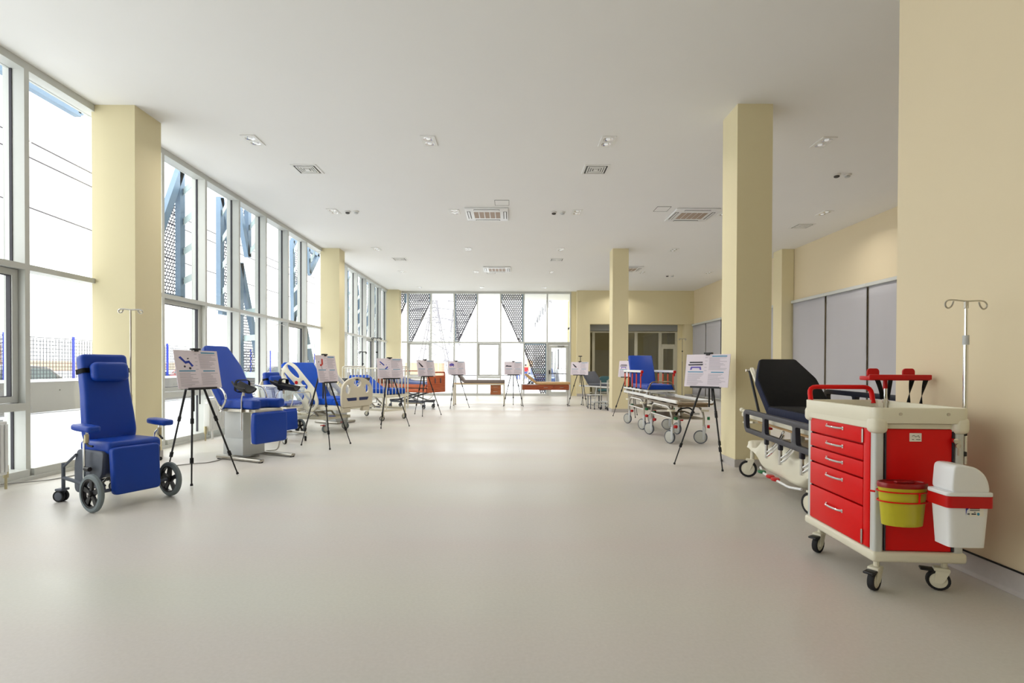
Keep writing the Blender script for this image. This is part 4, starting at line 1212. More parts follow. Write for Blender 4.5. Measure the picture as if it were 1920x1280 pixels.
    k = MB(); k.tube([(.30, -.1, .05), (.33, -.3, .07), (.34, -.34, .26), (.32, -.30, .50)], .010, 8, fr=.06); k.ob('foot_pump_tube', 'steel', t)
gyn((-3.83, 7.67), 66)
k = MB(); k.tube([(-4.35, 6.9, .008), (-4.2, 7.05, .008), (-4.05, 7.12, .008), (-4.0, 7.30, .008), (-4.05, 7.52, .008), (-4.02, 7.6, .03)], .006, 6, fr=.06)
tag(k.ob('power_cable', 'cable_grey'), 'thin grey power cable on the floor leading to the examination chair', 'cable')
k = MB(); k.tube([(-5.36, 5.6, .048), (-5.2, 6.0, .008), (-5.1, 6.4, .008), (-4.86, 6.75, .008), (-4.7, 6.7, .008)], .006, 6, fr=.1)
tag(k.ob('power_cable', 'cable_grey'), 'thin grey cable lying along the window sill behind the wheeled chair', 'cable')

# ================================================================== CLEAR BASSINET
t = thing('bassinet', 'infant bassinet with clear plastic basin on a steel stand', 'bassinet', (-3.96, 9.22, 0), 66)
for x, y in ((-.22, -.33), (.22, -.33), (-.22, .33), (.22, .33)):
    castor(t, x, y, r=.045, w=.03, stem=.05, tyre='black_rubber', hub='wheel_grey', rz=random.uniform(-60, 60))
k = MB()
for s in (-1, 1):
    k.rbox((s * .22, 0, .15), (.035, .70, .03), .006, 2)
k.box((0, 0, .15), (.44, .04, .03)); k.ob('base_frame', 'steel', t)
k = MB(); k.cyl((0, .0, .15), (0, .0, .58), .03, n=12); k.box((0, 0, .60), (.36, .62, .03)); k.ob('column', 'cream_paint', t)
def basin(u, v):
    a = 2 * PI * u; sx = abs(math.cos(a)) ** .45 * (1 if math.cos(a) >= 0 else -1); sy = abs(math.sin(a)) ** .45 * (1 if math.sin(a) >= 0 else -1)
    f_ = .82 + .18 * v
    return (.235 * f_ * sx, .40 * f_ * sy, .63 + .33 * v)
k = MB(); k.grid(basin, 32, 5); o = k.ob('basin', 'acrylic', t); o.modifiers.new('wall', 'SOLIDIFY').thickness = .005
k = MB(); k.tube([(basin(i / 32, 1)[0], basin(i / 32, 1)[1], .965) for i in range(32)], .010, 6, closed=True); k.ob('rim', 'white_plastic', t)
k = MB(); k.rbox((0, 0, .66), (.36, .60, .05), .02); k.ob('mattress', 'blue_vinyl', t)
k = MB(); k.tube([(-.2, -.42, .62), (-.2, -.48, .74), (-.2, -.46, .86), (.2, -.46, .86), (.2, -.48, .74), (.2, -.42, .62)], .009, 6, fr=.05); k.ob('push_handle', 'chrome', t)

# ================================================================== HOSPITAL BED WITH WHITE RAILS
def bed():
    t = thing('hospital_bed', 'cream hospital bed with raised blue mattress and white side rail', 'bed', (-4.03, 10.99, 0), 68)
    for (x, y, rz) in ((-.30, -.57, 80), (.30, -.57, 15), (-.30, .65, 10), (.30, .65, 75)):
        castor(t, x, y, r=.075, w=.045, stem=.10, fork='light_grey_plastic', tyre='grey_rubber', hub='wheel_grey', rz=rz, pedal='red_plastic' if y < 0 else None)
    k = MB()
    for s in (-1, 1): k.rbox((s * .30, .04, .275), (.06, 1.36, .06), .008, 2)
    for y in (-.57, .04, .65): k.rbox((0, y, .275), (.60, .06, .055), .008, 2)
    k.ob('base_frame', 'cream_paint', t)
    k = MB()
    for y in (-.30, .40):
        for s in (-1, 1): k.tube([(s * .24, y, .30), (s * .24, y + .16, .46)], .022, 8)
        k.tube([(-.24, y + .08, .38), (.24, y + .08, .38)], .018, 8)
    k.cyl((0, -.3, .32), (0, .25, .42), .035, n=10)
    k.ob('lifting_arms', 'steel', t)
    k = MB()
    for s in (-1, 1): k.rbox((s * .42, -.02, .49), (.05, 2.0, .07), .01, 2)
    for y in (-1.0, -.4, .2, .97): k.rbox((0, y, .49), (.84, .06, .05), .01, 2)
    k.rbox((0, -.55, .535), (.82, .86, .025), .006, 2)
    k.ob('bed_frame', 'cream_paint', t)
    # mattress
    k = MB(); k.rbox((0, -.42, .615), (.84, .80, .13), .03, 3); k.ob('mattress_seat_section', 'blue_cloth', t)
    k = MB(); k.rbox((0, -.92, .595), (.84, .24, .11), .03, 3); k.ob('mattress_foot_section', 'blue_cloth', t)
    Mb = Matrix.Translation((0, -.04, .61)) @ Matrix.Rotation(R(56), 4, 'X')
    k = MB(); k.rbox((0, .45, .0), (.84, .90, .13), .03, 3, Mb); k.ob('mattress_back_section', 'blue_cloth', t)
    k = MB(); k.rbox((0, .42, -.085), (.80, .84, .025), .006, 2, Mb); k.ob('back_panel', 'cream_plastic', t)
    k = MB(); k.rbox((0, .45, -.115), (.06, .5, .03), .006, 2, Mb); k.tube([(0, .25, .45), (0, .42, .78)], .018, 8); k.ob('back_actuator', 'steel', t)
    # tilted head side rails
    def rail(s):
        Mr = Matrix.Translation((s * .50, -.10, .90)) @ YZ @ Matrix.Rotation(R(42), 4, 'Z')
        o_ = rpoly([(-.56, -.16), (-.46, -.24), (.46, -.22), (.60, -.05), (.56, .17), (.40, .23), (-.30, .21), (-.56, .06)], .09, 5)
        h_ = [ellipse(.34, .10, .20, .062, 16, -4), rpoly([(.08, -.16), (.46, -.13), (.50, -.06), (.12, -.05)], .03, 3), rpoly([(-.22, -.17), (.0, -.165), (.02, -.06), (-.2, -.06)], .03, 3),
              rpoly([(-.16, .05), (.06, .06), (.04, .15), (-.14, .14)], .03, 3), ellipse(-.42, -.05, .085, .10, 14)]
        k = MB(); k.plate(o_, .032, h_, M=Mr, bev=.006, seg=2); r_ = k.ob('side_rail', 'cream_plastic', t)
        k = MB(); k.rbox((-.23, -.02, -s * .0), (.26, .055, .042), .008, 2, Mr); k.ob('control_panel', 'light_grey_plastic', r_)
        k = MB(); k.cyl((.12, .0, -.03), (.12, .0, .03), .035, n=14, M=Mr); k.ob('emblem', 'red_plastic', r_)
        k = MB(); k.tube([(s * .42, -.32, .50), (s * .48, -.36, .46), (s * .48, -.42, .56)], .014, 8, fr=.03); k.ob('rail_hinge', 'steel', r_)
    rail(-1); rail(1)
    # foot board
    fo = rpoly([(-.46, -.28), (.46, -.28), (.48, -.05), (.44, .16), (.26, .27), (.0, .31), (-.26, .27), (-.44, .16), (-.48, -.05)], .08, 5)
    fh = [ellipse(0, .19, .11, .085, 16), rpoly([(-.36, .01), (-.27, -.03), (-.21, .10), (-.27, .17), (-.36, .13)], .035, 3), rpoly([(.36, .01), (.27, -.03), (.21, .10), (.27, .17), (.36, .13)], .035, 3)]
    Mf = Matrix.Translation((0, -1.06, .79)) @ XZ
    k = MB(); k.plate(fo, .045, fh, M=Mf, bev=.01, seg=2); f_ = k.ob('footboard', 'footboard_beige', t)
    for s in (-1, 1):
        k = MB(); k.plate(rpoly([(s * .04, -.16), (s * .30, -.16), (s * .34, -.10), (s * .04, -.10)], .008, 2), .05, M=Mf); k.ob('footboard_inlay', 'blue_navy', f_)
        k = MB(); k.rbox((s * .30, -1.02, .46), (.22, .09, .10), .02); k.ob('footboard_bracket', 'footboard_beige', t)
    k = MB(); k.plate(fo, .045, M=Matrix.Translation((0, 1.03, .82)) @ XZ, bev=.01, seg=2); k.ob('headboard', 'footboard_beige', t)
    k = MB(); k.tube([(-.48, -.5, .50), (-.52, -.46, .40), (-.50, -.3, .30), (-.34, -.1, .2), (-.2, .05, .14)], .006, 6, fr=.1); k.ob('cord', 'cable_grey', t)
    k = MB(); k.rbox((-.30, -.70, .33), (.06, .14, .012), .004); k.ob('pedal', 'print_blue', t)
bed()
# grey leg support lying on the bed side seen behind the red poster
t = thing('examination_couch', 'pale couch with black leg supports behind the red chair poster', 'couch', (-3.98, 12.35, 0), 64)
k = MB(); k.rbox((0, .1, .30), (.36, .40, .60), .02); k.ob('pedestal', 'light_grey_plastic', t)
k = MB(); k.rbox((0, .1, .03), (.6, .7, .05), .02); k.ob('base', 'steel', t)
k = MB(); k.rbox((0, -.12, .68), (.52, .60, .11), .03); k.ob('seat', 'light_grey_plastic', t)
k = MB(); k.plate(rpoly([(-.25, 0), (.25, 0), (.25, .6), (.15, .82), (-.15, .82), (-.25, .6)], .05), .10, M=Matrix.Translation((0, .18, .68)) @ Matrix.Rotation(R(-35), 4, 'X') @ XZ, bev=.03, seg=3); k.ob('backrest', 'light_grey_plastic', t, ang=50)
for s in (-1, 1):
    k = MB(); k.tube([(s * .28, -.25, .6), (s * .30, -.28, .90), (s * .34, -.36, .95)], .010, 8, fr=.05); k.tube([(s * .28, .05, .66), (s * .34, .02, .8), (s * .34, .15, .9)], .012, 8, fr=.05); p = k.ob('support_post', 'chrome', t)
    Ms = Matrix.Translation((s * .35, -.36, 1.0)) @ Matrix.Rotation(R(s * 14), 4, 'Z')
    def trough2(u, v):
        a = PI * (.04 + .92 * v); wd_ = .08 * (1 - .3 * u)
        return (wd_ * math.cos(a), (u - .5) * .36, .05 - wd_ * .85 * math.sin(a))
    k = MB(); k.grid(trough2, 8, 8, Ms); o = k.ob('leg_support', 'black_plastic', t); o.modifiers.new('pad', 'SOLIDIFY').thickness = .024

# ================================================================== BARRED CHILD COT
t = thing('child_cot', 'cream barred child cot with raised blue mattress', 'cot', (-3.40, 13.40, 0), 58)
LX, LY, ZB, ZTp = .37, .76, .62, 1.26
for (x, y, rz) in ((-LX, -.66, 30), (LX, -.66, 0), (-LX, .66, 50), (LX, .66, 20)):
    castor(t, x, y, r=.06, w=.035, stem=.06, fork='cream_paint', tyre='black_rubber', hub='wheel_grey', rz=rz)
k = MB()
for sx in (-1, 1):
    for y in (-.66, .66): k.rbox((sx * LX, y, .38), (.045, .045, .44), .006, 1)
for y in (-.66, .66): k.rbox((0, y, .24), (.74, .04, .045), .006, 1)
for sx in (-1, 1): k.rbox((sx * LX, 0, .26), (.04, 1.32, .05), .006, 1)
k.ob('under_frame', 'cream_paint', t)
k = MB()
for sx in (-1, 1): k.rbox((sx * (LX + .01), 0, ZB - .03), (.05, 1.52, .06), .008, 1)
for y in (-LY, LY): k.rbox((0, y, ZB - .03), (.76, .05, .06), .008, 1)
k.rbox((0, 0, ZB - .01), (.70, 1.46, .02), .005, 1)
k.ob('bed_frame', 'cream_paint', t)
k = MB(); k.cyl((-.1, -.1, .3), (-.1, .3, .56), .03, n=10); k.cyl((.15, -.2, .28), (.15, .2, .56), .022, n=10); k.ob('gas_struts', 'steel', t)
for sx in (-1, 1):
    k = MB()
    for z in (ZTp, ZB + .02): k.rbox((sx * LX, 0, z), (.03, 1.44, .03), .008, 1)
    r_ = k.ob('side_gate', 'cream_paint', t)
    for i in range(12):
        k = MB(); k.cyl((sx * LX, -.66 + i * .12, ZB + .02), (sx * LX, -.66 + i * .12, ZTp), .009, n=8); k.ob('bar', 'cream_paint', r_)
for y in (-LY, LY):
    k = MB(); k.tube([(-LX, y, ZB - .35 if y < 0 else ZB), (-LX, y, ZTp + .04), (LX, y, ZTp + .04), (LX, y, ZB - .35 if y < 0 else ZB)], .017, 8, fr=.05)
    r_ = k.ob('end_frame', 'cream_paint', t)
    for i in range(6):
        x = -.28 + i * .112
        k = MB(); k.cyl((x, y, ZB), (x, y, ZTp + .04), .009, n=8); k.ob('bar', 'cream_paint', r_)
k = MB(); k.rbox((0, -.36, ZB + .08), (.64, .76, .13), .03, 3); k.ob('mattress_flat_section', 'blue_cloth', t)
k = MB(); k.rbox((0, .33, .0), (.64, .68, .12), .03, 3, Matrix.Translation((0, .02, ZB + .09)) @ Matrix.Rotation(R(30), 4, 'X')); k.ob('mattress_back_section', 'blue_cloth', t)
k = MB(); k.tube([(-.44, -.2, ZB - .08), (-.46, -.2, .34), (-.40, -.25, .28)], .008, 6, fr=.04); k.cyl((-.44, -.62, .34), (-.44, -.50, .34), .012, n=8); k.ob('foot_pedal', 'blue_navy', t)

# ================================================================== WOODEN HOSPITAL BED
t = thing('wooden_bed', 'hospital bed with orange wooden boards on a grey scissor lift', 'bed', (-3.16, 16.98, 0), 61)
for (x, y, rz) in ((-.24, -.72, 5), (.24, -.72, 5), (-.24, .62, 30), (.24, .62, 40)):
    castor(t, x, y, r=.055, w=.04, stem=.12, fork='grey_plastic', tyre='black_rubber', hub='wheel_grey', rz=rz)
k = MB()
for s in (-1, 1): k.rbox((s * .24, -.05, .20), (.05, 1.36, .05), .008, 1)
for y in (-.72, .62): k.rbox((0, y, .235), (.56, .06, .06), .008, 1)
k.ob('base_frame', 'grey_plastic', t)
for s in (-1, 1):
    k = MB(); k.tube([(s * .20, -.55, .23), (s * .20, .45, .50)], .022, 8); k.ob('scissor_arm', 'light_grey_plastic', t)
    k = MB(); k.tube([(s * .26, .45, .23), (s * .26, -.55, .50)], .022, 8); k.ob('scissor_arm', 'grey_plastic', t)
k = MB(); k.cyl((0, -.2, .26), (0, .3, .44), .035, n=10); k.ob('lift_motor', 'black_plastic', t)
k = MB()
for s in (-1, 1): k.rbox((s * .38, 0, .53), (.05, 1.92, .05), .008, 1)
k.rbox((0, 0, .55), (.78, 1.9, .02), .005, 1); k.ob('bed_frame', 'grey_plastic', t)
for s in (-1, 1):
    for z in (.575, .71):
        k = MB(); k.rbox((s * .445, 0, z), (.025, 1.93, .11), .01, 2); k.ob('side_board', 'wood_orange', t)
    k = MB(); k.box((s * .44, 0, .643), (.02, 1.9, .018)); k.ob('rail_gap', 'black_plastic', t, smooth=False)
for y, hh in ((-1.0, .0), (1.0, .12)):
    k = MB(); k.rbox((0, y, .77 + hh / 2), (.90, .035, .52 + hh), .015, 2); f_ = k.ob('footboard' if y < 0 else 'headboard', 'wood_orange', t)
    k = MB(); k.tube([(-.42, y, .98 + hh), (-.42, y, 1.13 + hh), (.42, y, 1.13 + hh), (.42, y, .98 + hh)], .024, 8, fr=.05); k.ob('grip_rail', 'wood_orange', f_)
k = MB(); k.rbox((0, -.40, .80), (.80, 1.0, .10), .03, 3, Matrix.Translation((0, 0, -.0)) @ Matrix.Rotation(R(4), 4, 'X')); k.ob('mattress_leg_section', 'steel_blue_mattress', t)
k = MB(); k.rbox((0, .40, 0), (.80, .82, .10), .03, 3, Matrix.Translation((0, .12, .79)) @ Matrix.Rotation(R(16), 4, 'X')); k.ob('mattress_back_section', 'steel_blue_mattress', t)
k = MB(); k.rbox((.52, .0, .86), (.025, 1.3, .05), .01); k.rbox((.52, 0, .92), (.02, 1.2, .04), .01); k.ob('folded_rail', 'cream_paint', t)
k = MB(); k.tube([(.2, -.78, .50), (.05, -.80, .36), (-.12, -.76, .28)], .006, 6, fr=.06); k.ob('cord', 'cable_grey', t)
for x in (-.1, .18):
    k = MB(); k.rbox((x, -1.03, .87), (.03, .015, .16), .004); k.ob('hand_control', 'grey_plastic', t)

# over-bed table
t = thing('overbed_table', 'narrow brown overbed table behind the wooden bed', 'table', (-3.30, 18.05, 0), 8)
k = MB(); k.rbox((0, 0, 1.16), (.62, .36, .03), .01); k.ob('table_top', 'wood_brown', t)
k = MB(); k.rbox((-.26, 0, .62), (.05, .07, 1.04), .01); k.ob('post', 'cream_paint', t)
k = MB(); k.rbox((0, 0, .06), (.62, .05, .05), .01); k.rbox((-.26, 0, .06), (.05, .4, .05), .01); k.ob('base', 'cream_paint', t)
for x, y in ((-.26, -.18), (-.26, .18), (.28, 0)):
    k = MB(); k.lathe([(0, -.012), (.03, -.012), (.035, 0), (.03, .012), (0, .012)], 12, Matrix.Translation((x, y, .035)) @ AX); k.ob('wheel', 'black_rubber', t)

# drip stands between the cot and the glazing
def ivstand(x, y, h, label, rz=0, hookm='black_plastic'):
    t = thing('drip_stand', label, 'drip stand', (x, y, 0), rz, 'drip stands by the glazing')
    k = MB()
    for q in range(5):
        a = 2 * PI * q / 5; k.tube([(0, 0, .12), (.14 * math.cos(a), .14 * math.sin(a), .11), (.27 * math.cos(a), .27 * math.sin(a), .07)], .013, 6)
    k.ob('star_base', 'steel', t)
    for q in range(5):
        a = 2 * PI * q / 5
        k = MB(); k.lathe([(0, -.01), (.028, -.01), (.03, 0), (.028, .01), (0, .01)], 12, Matrix.Translation((.27 * math.cos(a), .27 * math.sin(a), .03)) @ Matrix.Rotation(a, 4, 'Z') @ AX); k.ob('wheel', 'black_rubber', t)
    k = MB(); k.cyl((0, 0, .1), (0, 0, h * .62), .013, n=8); k.cyl((0, 0, h * .6), (0, 0, h), .009, n=8); k.ob('pole', 'grey_plastic', t)
    k = MB(); k.cyl((0, 0, h * .78), (0, 0, h * .80), .03, n=10); k.ob('height_knob', 'black_plastic', t)
    k = MB(); iv_hook(k, h, .34, None, .012, .05); k.ob('hook_bar', hookm, t)
ivstand(-4.45, 17.75, 2.25, 'thin drip stand with dark hook bar behind the barred cot', 20)
ivstand(-4.55, 16.45, 1.75, 'shorter drip stand behind the left end of the barred cot', 60)
# ================================================================== EXAMINATION COUCHES AT THE FAR END
# grey couch with a drawer block
t = thing('examination_couch', 'grey padded couch with a two-drawer wooden block and raised head', 'couch', (-1.06, 18.25, 0), 0)
for x in (-.85, .85):
    for y in (-.28, .28):
        k = MB(); k.rbox((x, y, .36), (.045, .045, .70), .005, 1); lg = k.ob('leg', 'cream_paint', t)
        k = MB(); k.cyl((x, y, 0), (x, y, .02), .026, n=8); k.ob('foot', 'black_rubber', lg)
k = MB()
for y in (-.28, .28): k.rbox((0, y, .715), (1.74, .045, .045), .005, 1)
for x in (-.85, .85): k.rbox((x, 0, .715), (.045, .56, .045), .005, 1)
k.ob('frame', 'cream_paint', t)
k = MB(); k.rbox((0, 0, .745), (1.74, .60, .02), .004, 1); k.ob('deck', 'tan_vinyl', t)
k = MB(); k.rbox((.18, 0, .81), (1.38, .60, .11), .022, 3); k.ob('mattress', 'taupe_vinyl', t)
Mb = Matrix.Translation((-.50, 0, .80)) @ Matrix.Rotation(R(52), 4, 'Y')
k = MB(); k.rbox((-.26, 0, .0), (.52, .60, .09), .022, 3, Mb); k.ob('headrest', 'taupe_vinyl', t)
k = MB()
for y in (-.2, .2): k.tube([(-.70, y, .98), (-.62, y, .76)], .010, 6)
k.ob('head_strut', 'steel', t)
k = MB(); k.rbox((.56, 0, .53), (.35, .5, .33), .006, 1); d_ = k.ob('drawer_block', 'wood_drawer', t)
for z in (.61, .45):
    k = MB(); k.rbox((.56, -.255, z), (.335, .018, .15), .004, 1); k.ob('drawer', 'wood_drawer', t)
    k = MB(); k.tube([(.49, -.264, z + .02), (.49, -.285, z + .02), (.63, -.285, z + .02), (.63, -.264, z + .02)], .006, 6, fr=.01); k.ob('handle', 'steel', t)

# tan couch with brown drawers
t = thing('examination_couch', 'tan padded couch with brown wooden drawers and raised head', 'couch', (1.19, 18.25, 0), 0)
for x in (-.80, .80):
    for y in (-.28, .28):
        k = MB(); k.cyl((x, y, .01), (x, y, .72), .022, n=10); lg = k.ob('leg', 'white_paint', t)
        k = MB(); k.cyl((x, y, 0), (x, y, .02), .028, n=8); k.ob('foot', 'black_rubber', lg)
k = MB(); k.rbox((0, 0, .62), (1.58, .58, .17), .006, 1); k.ob('drawer_case', 'wood_brown', t)
for x in (.0, .54):
    k = MB(); k.rbox((x, -.295, .62), (.50, .018, .15), .004, 1); d_ = k.ob('drawer', 'wood_brown', t)
    k = MB(); k.tube([(x - .06, -.304, .62), (x - .05, -.325, .62), (x + .05, -.325, .62), (x + .06, -.304, .62)], .008, 6, fr=.01); k.ob('handle', 'steel', d_)
k = MB(); k.rbox((-.54, -.295, .62), (.50, .014, .15), .004, 1); k.ob('front_panel', 'wood_brown', t)
k = MB(); k.rbox((.26, 0, .755), (1.14, .60, .09), .028, 3); k.ob('mattress', 'tan_vinyl', t)
k = MB(); k.box((-.52, 0, .712), (.56, .56, .015)); k.ob('deck', 'sheet_white', t, smooth=False)
Mb = Matrix.Translation((-.30, 0, .755)) @ Matrix.Rotation(R(38), 4, 'Y')
k = MB(); k.plate(rpoly([(-.52, -.02), (-.46, .05), (-.2, .055), (.0, .03), (.0, -.04), (-.3, -.045)], .02, 3), .60, M=Mb @ XZ, bev=.015, seg=2); k.ob('headrest', 'tan_vinyl', t)
k = MB()
for y in (-.2, .2): k.tube([(-.60, y, .72), (-.48, y, .84)], .010, 6)
k.ob('head_strut', 'black_plastic', t)
k = MB(); k.tube([(-.72, -.27, .74), (-.80, -.27, .80), (-.74, -.27, .92)], .009, 6, fr=.03); k.ob('head_lever', 'light_grey_plastic', t)

# charcoal couch half behind the far column
t = thing('examination_couch', 'charcoal padded couch with white frame half behind the far column', 'couch', (3.07, 17.95, 0), 26)
for x in (-.27, .27):
    for y in (-.85, .80):
        k = MB(); k.tube([(x, y * .82, .64), (x, y, .02)], .022, 8); lg = k.ob('leg', 'white_paint', t)
        k = MB(); k.cyl((x, y, 0), (x, y, .025), .026, n=8); k.ob('foot', 'black_rubber', lg)
k = MB()
for x in (-.28, .28): k.rbox((x, 0, .66), (.04, 1.84, .045), .006, 1)
for y in (-.90, .0, .90): k.rbox((0, y, .66), (.56, .04, .045), .006, 1)
for y in (.74,): k.tube([(-.27, y, .22), (.27, y, .22)], .014, 6)
k.ob('frame', 'white_paint', t)
k = MB(); k.rbox((0, -.28, .725), (.60, 1.26, .085), .025, 3); k.ob('mattress', 'charcoal_vinyl', t)
Mb = Matrix.Translation((0, .36, .73)) @ Matrix.Rotation(R(44), 4, 'X')
k = MB(); k.rbox((0, .30, 0), (.58, .60, .085), .035, 3, Mb); k.ob('headrest', 'charcoal_vinyl', t)
k = MB()
for x in (-.2, .2): k.tube([(x, .58, .68), (x, .62, .92)], .010, 6)
k.ob('head_strut', 'steel', t)

# step stool
t = thing('step_stool', 'two-step grey metal step stool beside the charcoal couch', 'step stool', (2.72, 16.75, 0), 18)
for i, (y, z) in enumerate(((-.12, .22), (.14, .43))):
    k = MB(); k.rbox((.0, y, z), (.42, .24, .025), .006, 1); k.ob('step', 'light_grey_plastic', t)
    for x in (-.19, .19):
        k = MB(); k.cyl((x, y - .09, .01), (x, y - .09, z), .013, n=8); lg = k.ob('leg', 'grey_plastic', t)
        k = MB(); k.cyl((x, y - .09, 0), (x, y - .09, .03), .018, n=8); k.ob('rubber_foot', 'black_rubber', lg)
for x in (-.19, .19):
    k = MB(); k.cyl((x, .24, .01), (x, .24, .43), .013, n=8); lg = k.ob('leg', 'grey_plastic', t)
    k = MB(); k.cyl((x, .24, 0), (x, .24, .03), .018, n=8); k.ob('rubber_foot', 'black_rubber', lg)
k = MB()
for x in (-.19, .19): k.tube([(x, -.2, .12), (x, .24, .14)], .009, 6)
k.ob('stretcher', 'grey_plastic', t)

# small instrument trolley
t = thing('instrument_trolley', 'small steel instrument trolley left of the far column', 'trolley', (2.96, 16.22, 0), 24)
for x in (-.12, .12):
    for y in (-.2, .2):
        k = MB(); k.cyl((x, y, .08), (x, y, .90), .012, n=8); k.ob('post', 'steel', t)
        k = MB(); k.lathe([(0, -.012), (.04, -.012), (.045, 0), (.04, .012), (0, .012)], 14, Matrix.Translation((x, y, .045)) @ AX); k.cyl((x, y, .05), (x, y, .1), .01, n=6); k.ob('castor', 'black_rubber', t)
for z in (.16, .26, .82):
    k = MB(); k.rbox((0, 0, z), (.26, .42, .016), .004, 1); k.ob('shelf', 'light_grey_plastic', t)
k = MB(); k.tube([(-.12, -.2, .90), (-.12, -.2, .93), (.12, -.2, .93), (.12, -.2, .90)], .010, 6, fr=.02); k.ob('push_handle', 'steel', t)

# teal chair
t = thing('upholstered_chair', 'teal upholstered chair behind the charcoal couch', 'chair', (3.42, 19.3, 0), -10)
for x in (-.2, .2):
    for y in (-.2, .2):
        k = MB(); k.cyl((x, y, 0), (x, y, .44), .014, n=8); k.ob('leg', 'black_plastic', t)
k = MB(); k.rbox((0, 0, .48), (.48, .46, .08), .03, 3); k.ob('seat', 'teal_vinyl', t)
k = MB(); k.plate(rpoly([(-.23, 0), (.23, 0), (.25, .2), (.16, .36), (-.16, .36), (-.25, .2)], .08, 4), .06, M=Matrix.Translation((0, .22, .62)) @ XZ, bev=.02, seg=3); k.ob('backrest', 'teal_vinyl', t, ang=50)
for x in (-.15, .15):
    k = MB(); k.cyl((x, .22, .45), (x, .24, .70), .012, n=8); k.ob('back_post', 'black_plastic', t)

# drip stand by the rear opening
ivstand(7.28, 22.6, 2.52, 'steel drip stand in front of the narrow interior door', 10, 'steel')

# ================================================================== PATIENT TROLLEYS (tubular steel)
def wheel_leg(t, x, y, rz):
    """tall grey castor with large disc wheel"""
    Mz = Matrix.Translation((x, y, 0)) @ Matrix.Rotation(R(rz), 4, 'Z')
    k = MB(); k.rbox((0, -.01, .18), (.052, .052, .22), .01, 2, Mz); k.cyl((0, -.01, .26), (0, -.01, .33), .02, n=10, M=Mz)
    o = k.ob('castor', 'light_grey_plastic', t)
    k = MB(); k.lathe([(.099, -.016), (.111, -.016), (.116, 0), (.111, .016), (.099, .016), (.099, -.016)], 26, Mz @ Matrix.Translation((-.002, .05, .116)) @ AX); k.ob('tyre', 'grey_plastic', o)
    k = MB(); k.lathe([(0, -.018), (.07, -.02), (.10, -.012), (.10, .012), (.07, .02), (0, .018)], 26, Mz @ Matrix.Translation((-.002, .05, .116)) @ AX); k.ob('wheel_disc', 'wheel_grey', o)
    for z, m in ((.44, 'green_plastic'), (.30, 'red_plastic')):
        k = MB(); k.cyl((0, -.06, z), (0, -.10, z), .028, n=12, M=Mz); k.ob('brake_button', m, o)
    return o
def trolley_base(t, W_=.27):
    for (x, y, rz) in ((-W_, -.63, 28), (W_, -.63, 60), (-W_, .63, 35), (W_, .63, 20)): wheel_leg(t, x, y, rz)
    k = MB()
    for s in (-1, 1):
        k.tube([(s * W_, -.63, .30), (s * W_, -.63, .52), (s * W_, -.45, .62), (s * W_, .45, .62), (s * W_, .63, .52), (s * W_, .63, .30)], .020, 8, fr=.10)
        k.tube([(s * W_, -.63, .43), (s * W_, .63, .43)], .016, 8)
    for y in (-.63, .63): k.tube([(-W_, y, .43), (W_, y, .43)], .016, 8)
    k.ob('base_frame', 'steel', t)
    k = MB(); k.rbox((0, 0, .435), (2 * W_ - .03, 1.22, .012), .003, 1); k.ob('lower_tray', 'bronze_steel', t)
    for s in (-1, 1):
        for y in (-.63, .63):
            k = MB(); k.cyl((s * (W_ + .02), y, .555), (s * (W_ + .02), y, .585), .065, n=18); k.ob('bumper', 'cream_plastic', t)
    k = MB(); k.cyl((0, -.25, .45), (0, -.2, .72), .035, n=12); k.cyl((0, .25, .45), (0, .2, .72), .035, n=12); k.tube([(-.2, -.3, .47), (0, -.35, .55), (.2, -.3, .47)], .014, 8, fr=.1); k.ob('lift_columns', 'steel', t)
    k = MB()
    for s in (-1, 1):
        k.tube([(s * .24, -.86, .66), (s * .24, .86, .66)], .016, 8)
    for y in (-.86, -.3, .3, .86): k.tube([(-.24, y, .66), (.24, y, .66)], .014, 8)
    k.ob('deck_frame', 'bronze_steel', t)
    for s in (-1, 1):
        k = MB(); k.rbox((s * .31, 0, .735), (.035, 1.96, .055), .008, 2); k.ob('side_bumper', 'white_paint', t)
    for y in (-.97, .97):
        k = MB(); k.tube([(-.31, y * .98, .72), (-.27, y * 1.03, .70), (.27, y * 1.03, .70), (.31, y * .98, .72)], .015, 8, fr=.04); k.ob('end_tube', 'bronze_steel', t)

t = thing('patient_trolley', 'bare steel patient trolley without mattress, in front of the blue one', 'trolley', (3.02, 9.72, 0), 1)
trolley_base(t)
for y0, y1 in ((-.92, -.32), (-.29, .28), (.31, .92)):
    k = MB(); k.rbox((0, (y0 + y1) / 2, .715), (.52, y1 - y0, .012), .003, 1); k.ob('deck_plate', 'bronze_steel', t)
k = MB(); k.tube([(-.1, -.30, .46), (-.05, -.34, .58), (.14, -.34, .60), (.22, -.34, .50)], .014, 8, fr=.06); k.ob('pedal_arm', 'black_plastic', t)
k = MB(); k.rbox((.18, -.46, .50), (.16, .05, .03), .008); k.ob('pedal', 'white_plastic', t)
k = MB(); k.tube([(-.25, -.94, .745), (-.25, -.96, .755), (.25, -.96, .755), (.25, -.94, .745)], .010, 6); k.ob('end_rail', 'steel', t)

